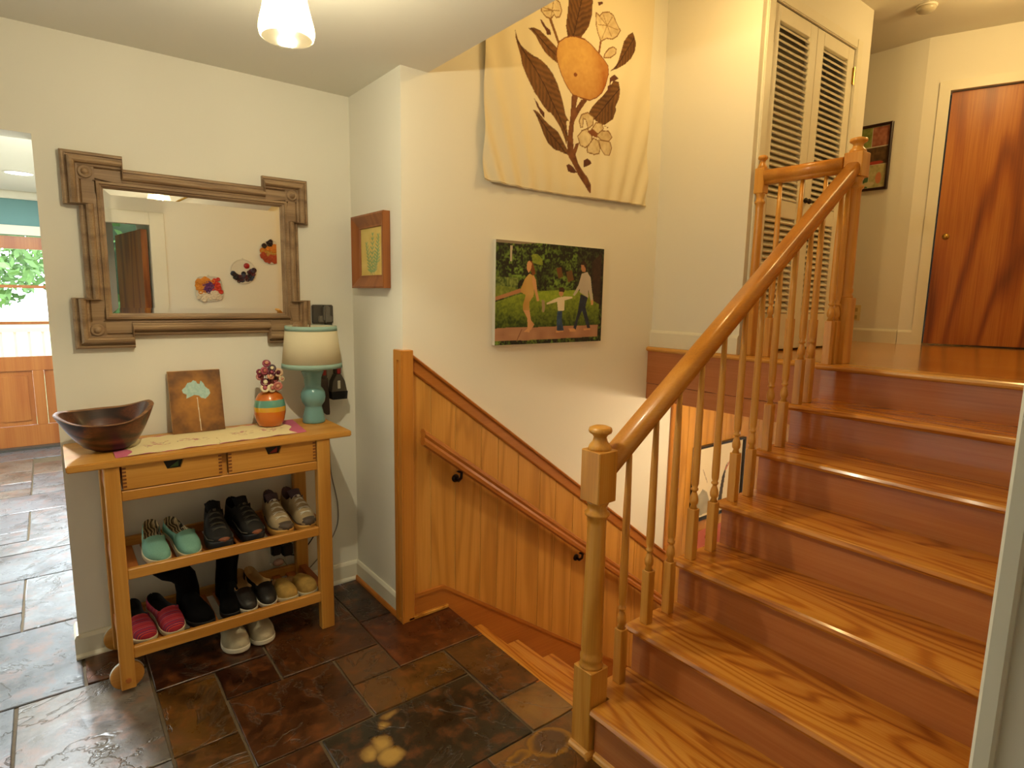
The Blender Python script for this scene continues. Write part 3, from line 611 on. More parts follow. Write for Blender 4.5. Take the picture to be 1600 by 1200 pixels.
m=MB().sh(True); m.lathe([(.014,0),(.014,.006),(.004,.009),(0.001,.009)],(.16,YR-.041-.009,.155),10,axis='y'); m.build('wood_plug',m_oakz,n1)
XN=1.742
n2=newel(XN,YR,ZL,1.535,2.075,2.182,2.25,rl)
XL=1.722
n3=newel(XL,-1.158,ZL,1.535,2.055,2.18,2.245,rl,s=.026)
# handrails: moulded profile (out,up)
HP=[(-.019,-.052),(-.019,-.038),(-.0195,-.036),(-.024,-.033),(-.030,-.024),(-.0325,-.016)]+[(-.034*abs(math.cos(t*PI/16))**.62*(1 if t<8 else -1),-.010+.030*math.sin(t*PI/16)**.62) for t in range(0,17)]+[(.0325,-.016),(.030,-.024),(.024,-.033),(.0195,-.036),(.019,-.038),(.019,-.052)]
def smooth_rail(o):
    for p in o.data.polygons: p.use_smooth=len(p.vertices)==4
    return o
RS=(2.115-1.02)/(1.705-.20)
rz=lambda x:1.02+(x-.20)*RS
a=(.169,YR,rz(.169)); b=(XN-.041,YR,rz(XN-.041)); upn=Vector((-RS,0,1)).normalized()
m=MB(); n=len(HP); vs=[(a[0],YR+o,a[2]+u*1.22) for o,u in HP]+[(b[0],YR+o,b[2]+u*1.22) for o,u in HP]
m.add(vs,[tuple(range(n))[::-1],tuple(range(n,2*n))]+[(i,(i+1)%n,n+(i+1)%n,n+i) for i in range(n)]); smooth_rail(m.build('handrail',m_oakx,rl))
m=MB(); m.sweep(HP,(XL,-1.184,2.148),(XL,YR+.041,2.148),(1,0,0),(0,0,1)); smooth_rail(m.build('handrail',m_oakx,rl))
def baluster(h,name='baluster'):
    m=MB(); s=.0165; m.box(-s,s,-s,s,0,.20,.002); m.sh(True)
    m.lathe([(s*.9,.20),(s*.62,.214),(s*.95,.222),(s*1.0,.236),(s*.82,.25),(s*.55,.262),(s*.5,.268),(s*.85,.272),(s*.85,.278),(s*.6,.282),(s*.86,.296),(s*.9,.33),(s*.78,h*.75),(s*.55,h)],(0,0,0),12)
    return m
protos={}
BX=[(.272,0),(.405,1),(.527,1),(.652,2),(.783,2),(.915,3),(1.03,3),(1.15,4),(1.262,4),(1.38,5),(1.468,5),(1.628,6),(1.685,6)]
for x,k in BX:
    z=TZ[k]; h=rz(x)-.055-z
    o=baluster(h).build('baluster',m_oakz,rl,loc=None); o.location=Vector((x,YR,z))-Vector(rl.location)
    for v in o.data.vertices: v.co+=Vector(rl.location)
h=2.148-.052-ZL; p=None
for y in (-1.262,-1.372,-1.485):
    if p is None:
        p=baluster(h).build('baluster',m_oakz,rl)
        for v in p.data.vertices: v.co+=Vector(rl.location)
        o=p
    else: o=dup(p,rl)
    o.location=Vector((XL,y,ZL))-Vector(rl.location)
# wall handrail of the down stair
hr=empty('wall_handrail',(.06,B-.07,.86),'brown molded handrail on brackets along the oak paneling','handrail')
hz=lambda x:.885+(x-.058)*-.752
hp=[(.018,.03),(.030,.024),(.032,.012),(.026,.0),(.032,-.012),(.030,-.028),(.014,-.034),(-.006,-.034),(-.010,-.02),(-.004,0),(-.010,.016),(.0,.028)]
m=MB(); n=len(hp); xa,xb=.058,1.9; vs=[(xa,B-.062-o,hz(xa)+u*1.2) for o,u in hp]+[(xb,B-.062-o,hz(xb)+u*1.2) for o,u in hp]
m.add(vs,[tuple(range(n))[::-1],tuple(range(n,2*n))]+[(i,(i+1)%n,n+(i+1)%n,n+i) for i in range(n)]); m.build('rail',m_trimo,hr)
for x in (.27,1.10,1.75):
    z=hz(x)-.04; m=MB().sh(True); m.lathe([(.020,0),(.020,-.004),(.012,-.009),(.0,-.012)],(x,B-.010,z-.045),14,axis='y')
    m.tube([(x,B-.012,z-.045),(x,B-.04,z-.05),(x,B-.062,z-.03),(x,B-.066,z+.005)],[.008,.008,.007,.007],8); m.box(x-.022,x+.022,B-.078,B-.055,z+.0,z+.006)
    m.build('bracket',m_dark,hr)
# ================================================================ CONSOLE CART
TOP=.905
ct=empty('console_cart',(-.7,-.21,0),'birch console cart with two drawers, slatted shoe shelves and wooden wheels','cart')
m=MB(); m.box(-1.208,-.188,-.40,-.015,TOP-.026,TOP,.004); m.build('tabletop',m_cart,ct)
LX=((-1.103,-1.055),(-.342,-.284))
for x0,x1 in LX:
    for y0,y1 in ((-.392,-.352),(-.062,-.022)):
        wheel=x0<-1
        m=MB(); m.box(x0,x1,y0,y1,.02 if wheel else 0,TOP-.026,.003)
        o=m.build('leg',m_cartz,ct)
for y0,y1 in ((-.390,-.368),(-.046,-.024)):
    for z0,z1 in ((.748,.786),(.447,.487),(.135,.180)):
        m=MB(); m.box(-1.055,-.342,y0,y1,z0,z1,.003); m.build('rail',m_cart,ct)
for x0,x1 in ((-1.095,-1.065),(-.332,-.298)):
    for z0,z1 in ((.748,.786),(.447,.487),(.135,.180),(.80,.875)):
        m=MB(); m.box(x0,x1,-.352,-.062,z0,z1,.003); m.build('side_rail',m_carty,ct)
m=MB(); m.box(-1.05,-.345,-.06,-.05,.787,TOP-.027); m.build('back_panel',m_cart,ct)
m=MB(); m.box(-.716,-.698,-.372,-.05,.787,TOP-.027); m.build('divider',m_cartz,ct)
for z in (.452,.152):
    xs=[-1.053+.0655*i for i in range(11)]
    for i,x in enumerate(xs):
        m=MB(); m.box(x+.004,x+.042,-.367,-.047,z-.011,z,.002); m.build('slat',m_carty,ct)
for x0,x1,c in ((-1.048,-.719,'#3c5a28'),(-.695,-.347,'#8a1c12')):
    m=MB(); xm=(x0+x1)/2; zt,zb=.8775,.790
    # front with a trapezoid finger notch
    m.prism([(x0,zb),(x1,zb),(x1,zt),(xm+.034,zt),(xm+.022,zt-.034),(xm-.022,zt-.034),(xm-.034,zt),(x0,zt)],'y',-.388,-.372)
    m.box(x0,x0+.012,-.372,-.07,zb,zt-.003); m.box(x1-.012,x1,-.372,-.07,zb,zt-.003); m.box(x0,x1,-.372,-.07,zb,zb+.006)
    dr=m.build('drawer',m_cart,ct)
    m=MB()
    for i in range(6):
        z=zb+.008+i*.0135
        m.box(x0,x0+.012,-.3886,-.387,z,z+.007); m.box(x1-.012,x1,-.3886,-.387,z,z+.007)
    m.build('dovetail_joints',wood('dovetail','#5a2e10','#74401a','#8a5024','z',2,.45,.4,3) if 'dovetail' not in D.materials else D.materials['dovetail'],dr,kind='stuff')
    m=MB(); m.box(xm-.045,xm+.045,-.371,-.368,zt-.04,zt); m.build('notch_backing',m_black,dr)
    m=MB(); m.prism([(xm-.012,zt-.03),(xm+.016,zt-.03),(xm+.018,zt-.008)],'y',-.374,-.3705); m.build('finger_pull',plain('pull_'+c[1:],c,.3),dr)
for y in (-.345,-.03):
    w=empty('wheel_hub',(0,0,0),None,None); 
    D.objects.remove(w)
    m=MB().sh(True); m.lathe([(.0,-.012),(.052,-.012),(.055,-.009),(.055,.009),(.052,.012),(.0,.012)],(-1.079,y,.056),28,axis='y'); wh=m.build('wheel',m_cart,ct)
    m=MB(); m.lathe([(.0,-.052),(.009,-.052),(.010,-.046),(.010,.0)],(-1.079,y,.056),12,axis='y'); m.build('axle_bolt',m_carty,wh)
    m=MB(); m.lathe([(.0565,-.006),(.0565,.006)],(-1.079,y,.056),28,cap=False,axis='y'); m.build('tire_band',m_white,wh)

# ---------------------------------------------------------------- mirror
mir=empty('wall_mirror',(-.68,-.01,1.65),'large carved wooden mirror with square corner blocks above the cart','mirror')
gx0,gx1,gz0,gz1=-1.012,-.345,1.412,1.893
def lug(d,h):
    x0,x1,z0,z1=-1.092+d,-.270-d,1.322+d,1.972-d; o=.048; L=.150-d*1.15
    pts=[]
    # going round: each corner contributes 5 points
    def corner(cx,cz,sx,sz,rev):
        # sx,sz point outwards
        p=[(cx,cz+ -sz*L),(cx+sx*o,cz-sz*L),(cx+sx*o,cz+sz*o),(cx-sx*L,cz+sz*o),(cx-sx*L,cz)]
        return p[::-1] if rev else p
    pts+=corner(x0,z0,-1,-1,False); pts+=corner(x1,z0,1,-1,True); pts+=corner(x1,z1,1,1,False); pts+=corner(x0,z1,-1,1,True)
    return [(x,-h,z) for x,z in pts]
def rect(d,h):
    x0,x1,z0,z1=gx0-d,gx1+d,gz0-d,gz1+d; pts=[]
    for c in ((x0,z0),(x1,z0),(x1,z1),(x0,z1)): pts+=[c]*5
    return [(x,-h,z) for x,z in pts]
rings=[lug(0,0),lug(0,.022),lug(.006,.030),lug(.012,.030),lug(.014,.025),lug(.019,.025),lug(.022,.042),lug(.028,.050),lug(.036,.052),lug(.042,.047),lug(.046,.034),lug(.052,.033),lug(.056,.024),lug(.060,.030)]
rr=[rect(.034,.031),rect(.031,.021),rect(.026,.021),rect(.022,.036),rect(.014,.038),rect(.011,.030),rect(.007,.029),rect(.004,.020),rect(0,.013),rect(0,0.003)]
m=MB(); vs=[]; fs=[]
allr=rings+rr
for r in allr: vs+=r
for i in range(len(allr)-1):
    for k in range(20): fs.append((i*20+k,i*20+(k+1)%20,(i+1)*20+(k+1)%20,(i+1)*20+k))
m.add(vs,fs); fr=m.build('frame',m_frame,mir)
for cx,cz in ((-1.066,1.946),(-.296,1.946),(-1.066,1.348),(-.296,1.348)):
    m=MB(); m.box(cx-.03,cx+.03,-.031,-.020,cz-.03,cz+.03,.002); m.sh(True)
    m.lathe([(.024,-.030),(.024,-.036),(.020,-.039),(.016,-.036),(.013,-.036),(.011,-.042),(.006,-.046),(.0,-.047)],(cx,0,cz),18,axis='y'); m.build('rosette',m_frame,mir)
m=MB(); bw=.022; pts=[(gx0,gz0),(gx1,gz0),(gx1,gz1),(gx0,gz1)]; ins=[(gx0+bw,gz0+bw),(gx1-bw,gz0+bw),(gx1-bw,gz1-bw),(gx0+bw,gz1-bw)]
m.add([(x,-.0105,z) for x,z in pts]+[(x,-.0125,z) for x,z in ins],[(0,1,5,4),(1,2,6,5),(2,3,7,6),(3,0,4,7),(4,5,6,7)]); m.build('mirror_glass',m_mirror,mir)

# ---------------------------------------------------------------- things on the cart
# table runner
def runner():
    P=Paint(-1.062,-.345,-.345,-.06,260,100,'#e6d3a0')
    pink='#c2607c'
    edge=lambda x,a:(.006+.004*np.sin(x*90))
    P.fill((P.Y<-.345+edge(P.X,0))|(P.Y>-.06-edge(P.X,0)),pink)
    P.fill((P.X<-1.062+.045+.012*np.sin(P.Y*40)),pink); P.fill((P.X>-.345-.05-.012*np.sin(P.Y*40)),pink)
    rs=np.random.RandomState(5)
    for cx in (-.93,-.79,-.60,-.47):
        for i in range(16):
            a=rs.uniform(0,6.28); r=rs.uniform(.004,.05); x=cx+r*math.cos(a)*1.3; y=-.205+r*math.sin(a)*.9
            P.line((x,y),(x+rs.uniform(-.02,.02),y+rs.uniform(-.012,.012)),.0016,rs.choice(['#a8525c','#b5705a','#8e6a6a','#a86a7a']))
        for i in range(4):
            x=cx+rs.uniform(-.04,.04); y=-.205+rs.uniform(-.03,.03); P.fill(P.ell((x,y),.009,.006),'#c98a80')
    return P
rn=empty('table_runner',(-.7,-.2,TOP),'cream embroidered table runner with pink ends lying on the cart','runner')
def rpos(x,y):
    s=(y+.2)*.10; return (x+(.0 if x<-.7 else s),y+(x+.7)*.06,TOP+.0022+.0012*math.sin(x*37)*math.sin(y*50))
print_panel('cloth',runner(),rpos,m_printc,rn)
m=MB(); 
q=[rpos(-1.062,-.345),rpos(-.345,-.345),rpos(-.345,-.06),rpos(-1.062,-.06)]
# wooden dugout bowl
bw=empty('wooden_bowl',(-1.075,-.21,TOP),'dark carved wooden boat-shaped bowl with rough bark rim','bowl')
def bowl():
    m=MB().sh(True); n=40; CX,CY=-1.073,-.215
    def ring(a,b,zf,dx=0,pt=1.0):
        out=[]
        for k in range(n):
            t=2*PI*k/n; c,s=math.cos(t),math.sin(t)
            w=abs(s)**(1.25 if c<0 else .9)*(1 if s>=0 else -1)
            out.append((CX+dx+a*c,CY+b*w,zf(c,s)))
        return out
    zr=lambda c,s:TOP+.112+.034*max(0,s)+(.036*abs(c)**3 if c<0 else .056*abs(c)**2.6)
    R=[]
    R.append(ring(.0001,.0001,lambda c,s:TOP+.003)); R.append(ring(.052,.042,lambda c,s:TOP+.003,.008))
    for f in (.12,.3,.5,.72,.9,1.0):
        e=f**.62
        R.append(ring(.055+(.158-.055)*e,.045+(.105-.045)*e,lambda c,s,f=f:TOP+.003+(zr(c,s)-TOP-.003)*f,.008*(1-f)))
    no=len(R)
    R.append(ring(.153,.100,lambda c,s:zr(c,s)+.004)); R.append(ring(.141,.089,lambda c,s:zr(c,s)-.001))
    nr=len(R)
    for f in (.8,.55,.3,.12):
        e=f**.6; R.append(ring(.03+.111*e,.025+.064*e,lambda c,s,f=f:TOP+.016+(zr(c,s)-TOP-.016)*f*.95))
    R.append(ring(.0001,.0001,lambda c,s:TOP+.016))
    vs=[p for r in R for p in r]
    off=len(m.v); m.v+=vs
    for i in range(len(R)-1):
        m.cur=1 if no-1<=i<nr-1 else 0
        for k in range(n): m.face((off+i*n+k,off+i*n+(k+1)%n,off+(i+1)*n+(k+1)%n,off+(i+1)*n+k))
    return m
b=bowl(); rim=MB().sh(True); body=MB().sh(True)
body.v=list(b.v); rim.v=list(b.v)
for f,mi in zip(b.f,b.m): (rim if mi==1 else body).face(f)
def clean(o):
    bm=bmesh.new(); bm.from_mesh(o.data); bmesh.ops.delete(bm,geom=[v for v in bm.verts if not v.link_faces],context='VERTS'); bm.to_mesh(o.data); bm.free(); return o
clean(body.build('bowl_body',m_bowl,bw)); clean(rim.build('bowl_rim',m_bowlr,bw))
# painted copper board with a pale tree crown shape
cb=empty('painted_board',(-.74,-.05,TOP),'copper-brown painted board with a pale blue map-shaped tree on a thin trunk','painting')
by=lambda z:-.088+(z-TOP)*.22
m=MB(); X0,X1,Z0,Z1=-.838,-.637,TOP+.004,TOP+.262
vs=[(x,by(z)+d,z) for d in (0.0005,.018) for x,z in ((X0,Z0),(X1,Z0),(X1,Z1),(X0,Z1))]
m.add(vs,[(0,1,2,3),(7,6,5,4),(0,4,5,1),(1,5,6,2),(2,6,7,3),(3,7,4,0)]); m.build('panel',m_cartz,cb)
P=Paint(X0,X1,Z0,Z1,150,190,'#7a4a1a'); nz=P.noise(16)*.55+P.noise(6)*.25; rad=np.clip(1-(((P.X+.737)/.10)**2+((P.Y-1.04)/.13)**2),0,1)
P.fill(P.X>-9,'#52300f','#b5782a',np.clip(nz*.75+rad*.55,0,1))
dz=TOP+.004-.922+.005
AUSs=[[(x+.0,z+dz) for x,z in AUS[k]] for k in ('land','stem')]
P.fill(P.inside(AUSs[1]),'#d8cdb0'); P.fill(P.inside(AUSs[0]),'#9cc0b8','#b9d2c6',P.noise(4))
print_panel('painted_face',P,lambda x,z:(x,by(z),z),m_print,cb)
# striped vase
va=empty('striped_vase',(-.452,-.11,TOP),'glossy vase with orange, yellow and teal bands','vase')
def vase_mat():
    t=NT('vase_glaze'); tc=t.n('ShaderNodeTexCoord'); sp=t.n('ShaderNodeSeparateXYZ'); t.l(tc.outputs['Object'],sp.inputs[0])
    n=t.noise(tc.outputs['Object'],14,2); z=t.math('ADD',sp.outputs[2],t.math('MULTIPLY',t.math('SUBTRACT',n,.5),.006))
    c=t.ramp([(0,S('#cf6f1e')),(.072/.2,S('#dca428')),(.093/.2,S('#5f9a86')),(.125/.2,S('#c8691e'))],t.math('DIVIDE',z,.2),'CONSTANT'); t.col(c); t.set(Roughness=.12,Coat_Weight=.6); return t.m
m=MB().sh(True); m.lathe([(.0,0),(.044,0),(.052,.004),(.062,.03),(.068,.062),(.068,.09),(.062,.118),(.050,.142),(.036,.154),(.034,.157),(.030,.155),(.030,.13),(.0,.128)],(-.452,-.11,TOP+.004),32); m.build('vase_body',vase_mat(),va)
bq=empty('button_bouquet',(-.462,-.11,TOP+.14),'bunch of button flowers on wires in the striped vase','bouquet')
rs=random.Random(11); cols=['#5a1424','#7a2438','#3a0e1a','#c88a6c','#b4685a','#d8b48a','#e6d3a8','#8c3848','#c9a27a','#a8505c']
bm_=[plain('button_'+c[1:],c,.3) for c in cols]
spots=[(-.462,.30),(-.478,.268),(-.448,.258),(-.43,.262),(-.455,.24),(-.412,.252),(-.488,.235),(-.44,.228),(-.42,.218),(-.475,.21),(-.46,.205),(-.402,.222),(-.49,.258),(-.445,.278),(-.432,.205),(-.480,.185),(-.452,.182),(-.425,.19),(-.468,.255),(-.415,.235)]
stem=MB()
for i,(x,h) in enumerate(spots):
    y=-.11+rs.uniform(-.045,.03); z=TOP+.14+(h-.14)*.92; r=rs.uniform(.013,.022)
    if i in (15,16,17): r=.020; y=-.15
    mt=bm_[6] if i in (15,16) else bm_[rs.randrange(len(cols))]
    d=Vector((rs.uniform(-.6,.5),-1,rs.uniform(.1,.9))).normalized(); mx=Matrix.Translation((x,y,z))@d.to_track_quat('Z','Y').to_matrix().to_4x4()
    m=MB().sh(True); prof=[(.0,.002),(r*.55,.002),(r*.7,.0045),(r,.003),(r,-.002),(0,-.002)]
    m.lathe(prof,(0,0,0),14); m.v=[tuple(mx@Vector(v)) for v in m.v]; fb=m.build('button',mt,bq)
    m=MB().sh(True); r2_=r*.45; m.lathe([(.0,.004),(r2_,.004),(r2_,.008),(0,.0085)],(0,0,0),10); m.v=[tuple(mx@Vector(v)) for v in m.v]; m.build('button_center',bm_[rs.randrange(len(cols))],fb)
    stem.tube([(-.452,-.11,TOP+.135),((x-.452)/2,(y-.11)/2,TOP+.135+(h-.135)*.55),(x,y+.003,z)],.0011,5)
stem.build('wire_stems',m_dark,bq)
# table lamp
LXc,LYc=-.262,-.135
tl=empty('table_lamp',(LXc,LYc,TOP),'teal ceramic table lamp with cream drum shade banded in teal','lamp')
m_teal_gl=plain('teal_glaze','#6d9a98',.14,var=.05,scale=8,Coat_Weight=.5)
def shade_mat(name,c):
    t=NT(name); d=t.n('ShaderNodeBsdfDiffuse'); tr=t.n('ShaderNodeBsdfTranslucent'); mx=t.n('ShaderNodeMixShader'); mx.inputs[0].default_value=.35
    v=t.coords(rnd=False); n=t.noise(v,250,2); cc=t.mix(S(c),tuple(q*.94 for q in S(c)),n); t.l(cc,d.inputs[0]); t.l(cc,tr.inputs[0])
    t.l(d.outputs[0],mx.inputs[1]); t.l(tr.outputs[0],mx.inputs[2]); t.l(mx.outputs[0],t.t.nodes['Material Output'].inputs[0]); return t.m
m=MB().sh(True); m.lathe([(.0,.001),(.050,.001),(.052,.006),(.050,.02),(.043,.055),(.038,.075),(.040,.082),(.052,.10),(.057,.122),(.054,.145),(.044,.163),(.037,.170),(.037,.180),(.041,.215),(.050,.238),(.051,.243),(.046,.246),(.014,.248),(.0,.248)],(LXc,LYc,TOP),36); m.build('lamp_base',m_teal_gl,tl)
m=MB().sh(True); m.lathe([(.014,.247),(.014,.253),(.008,.256),(.008,.285),(.013,.29),(.013,.32)],(LXc,LYc,TOP),14); m.build('socket',m_brass,tl)
sh0,sh1=TOP+.262,TOP+.452; r0,r1=.134,.113
def shell(za,zb,extra):
    m=MB().sh(True); ra=r0+(r1-r0)*(za-sh0)/(sh1-sh0)+extra; rb=r0+(r1-r0)*(zb-sh0)/(sh1-sh0)+extra
    m.lathe([(ra-.002,za),(ra,za),(rb,zb),(rb-.002,zb),(ra-.002,za)],(LXc,LYc,0),40,cap=False); return m
sh=shell(sh0,sh1,0).build('lamp_shade',shade_mat('shade_cream','#f2e6c4'),tl)
mt=shade_mat('shade_teal','#b2cfbf'); shell(sh0-.001,sh0+.020,.0012).build('shade_band',mt,sh); shell(sh1-.020,sh1+.001,.0012).build('shade_band',mt,sh)
m=MB()
for k in range(3):
    a=2*PI*k/3; m.tube([(LXc,LYc,TOP+.315),(LXc+r1*.97*math.cos(a),LYc+r1*.97*math.sin(a),sh1-.01)],.0015,5)
m.build('shade_spider',m_brass,sh)
# ---------------------------------------------------------------- vacuum dock with tools
vd=empty('vacuum_dock',(-.16,0,1.3),'dark grey wall dock for a vacuum, plate on top and narrow arm below','dock')
m=MB(); m.box(-.212,-.110,-.020,-.001,1.362,1.452,.004); m.build('back_plate',m_grey,vd)
m=MB(); m.box(-.165,-.135,-.05,-.020,1.370,1.448,.006); m.box(-.188,-.118,-.032,-.020,1.368,1.40,.004); m.build('charging_cradle',plain('dock_grey','#6c655a',.35),vd)
m=MB(); m.prism([(-.150,1.362),(-.118,1.362),(-.100,1.16),(-.128,1.16)],'y',-.022,-.004); m.build('dock_arm',m_grey,vd)
m=MB(); m.box(-.205,-.098,-.035,-.004,1.145,1.178,.005); m.build('tool_bar',m_black,vd)
cv=empty('crevice_tool',(-.185,-.05,1.15),'long dark crevice nozzle hanging from the vacuum dock','tool')
m=MB().sh(True); m.lathe([(.020,1.178),(.022,1.17),(.022,1.11),(.018,1.095)],(-.185,-.055,0),16); m.build('collar',m_grey,cv)
m=MB(); m.box(-.194,-.176,-.081,-.074,1.115,1.145,.002); m.build('red_catch',m_red,cv)
vs=[(x,y,z) for z,(a,b,c,d) in ((1.10,(-.205,-.166,-.073,-.037)),(.93,(-.186,-.157,-.066,-.040)),(.905+.012,(-.172,-.157,-.062,-.044))) for x,y in ((a,c),(b,c),(b,d),(a,d))]
m=MB(); m.add(vs,[(0,1,5,4),(1,2,6,5),(2,3,7,6),(3,0,4,7),(4,5,9,8),(5,6,10,9),(6,7,11,10),(7,4,8,11),(8,9,10,11),(3,2,1,0)]); m.build('nozzle',plain('nozzle_brown','#382a22',.4),cv,)
br=empty('dusting_brush_tool',(-.108,-.05,1.1),'small vacuum brush head with black bristles hanging from the dock','tool')
m=MB().sh(True); m.lathe([(.018,1.178),(.020,1.17),(.020,1.12),(.015,1.112)],(-.112,-.055,0),16); m.build('collar',m_grey,br)
m=MB(); m.box(-.121,-.103,-.079,-.072,1.118,1.145,.002); m.build('red_catch',m_red,br)
m=MB(); m.prism([(-.124,1.115),(-.100,1.115),(-.082,1.08),(-.072,1.03),(-.150,1.03),(-.142,1.08)],'y',-.078,-.030); m.build('brush_body',plain('tool_grey','#5a5044',.4),br)
m=MB(); m.box(-.120,-.106,-.081,-.077,1.045,1.085,.003); m.build('grey_slider',m_white,br)
m=MB(); m.prism([(-.152,1.031),(-.070,1.031),(-.074,.992),(-.146,.992)],'y',-.082,-.026); m.build('bristles',plain('bristle_black','#0c0c10',.8,bump=.6,scale=90),br)
# ---------------------------------------------------------------- cords, outlet
def cord(name,label,pts,r,mt):
    P=[Vector(p) for p in pts]; out=[]
    for i in range(len(P)-1):
        p0=P[max(i-1,0)];p1=P[i];p2=P[i+1];p3=P[min(i+2,len(P)-1)]
        for t in (0,.25,.5,.75):
            out.append(.5*((2*p1)+(p2-p0)*t+(2*p0-5*p1+4*p2-p3)*t*t+(3*p1-p0-3*p2+p3)*t**3))
    out.append(P[-1]); m=MB().sh(True); m.tube(out,r,6); o=m.build(name,mt); return tag(o,label,'cord')
m_cordg=plain('cord_grey','#8a8072',.5)
cord('lamp_cord','thin grey cord hanging in a curve on the wall beside the cart',[(-.150,-.006,.87),(-.142,-.006,.72),(-.137,-.006,.60),(-.118,-.006,.50),(-.106,-.006,.42),(-.112,-.006,.32),(-.16,-.006,.225),(-.21,-.006,.17),(-.30,-.02,.112),(-.36,-.03,.15),(-.40,-.034,.22)],.0028,m_cordg)
cord('charger_cord','thin black cord running straight down from the vacuum dock',[(-.165,-.008,1.15),(-.172,-.008,1.0),(-.170,-.008,.80),(-.172,-.008,.62),(-.178,-.008,.45),(-.21,-.008,.33),(-.30,-.012,.22),(-.36,-.03,.23)],.003,m_black)
wo=empty('wall_outlet',(-.41,0,.25),'clear-edged wall outlet behind the lower shoe shelf','outlet')
m=MB(); m.box(-.45,-.375,-.006,-.0005,.185,.30,.002); m.build('cover_plate',m_white,wo)
pa=empty('power_adapter',(-.40,-.02,.27),'pair of black power adapters plugged into the outlet','adapter')
m=MB(); m.box(-.45,-.405,-.04,-.0065,.245,.30,.006); m.build('adapter_block',m_black,pa); m=MB(); m.box(-.40,-.352,-.045,-.0065,.232,.292,.006); m.build('adapter_block',m_black,pa)
nl=empty('night_light',(-.42,-.02,.22),'small round pinkish plug-in night light under the adapters','light')
m=MB().sh(True); m.sphere((-.418,-.026,.205),(.026,.018,.018)); m.build('globe',plain('pink_plastic','#c8a090',.15),nl)
m=MB().sh(True); m.sphere((-.452,-.018,.20),(.008,.008,.008)); m.build('sensor',m_white,nl)
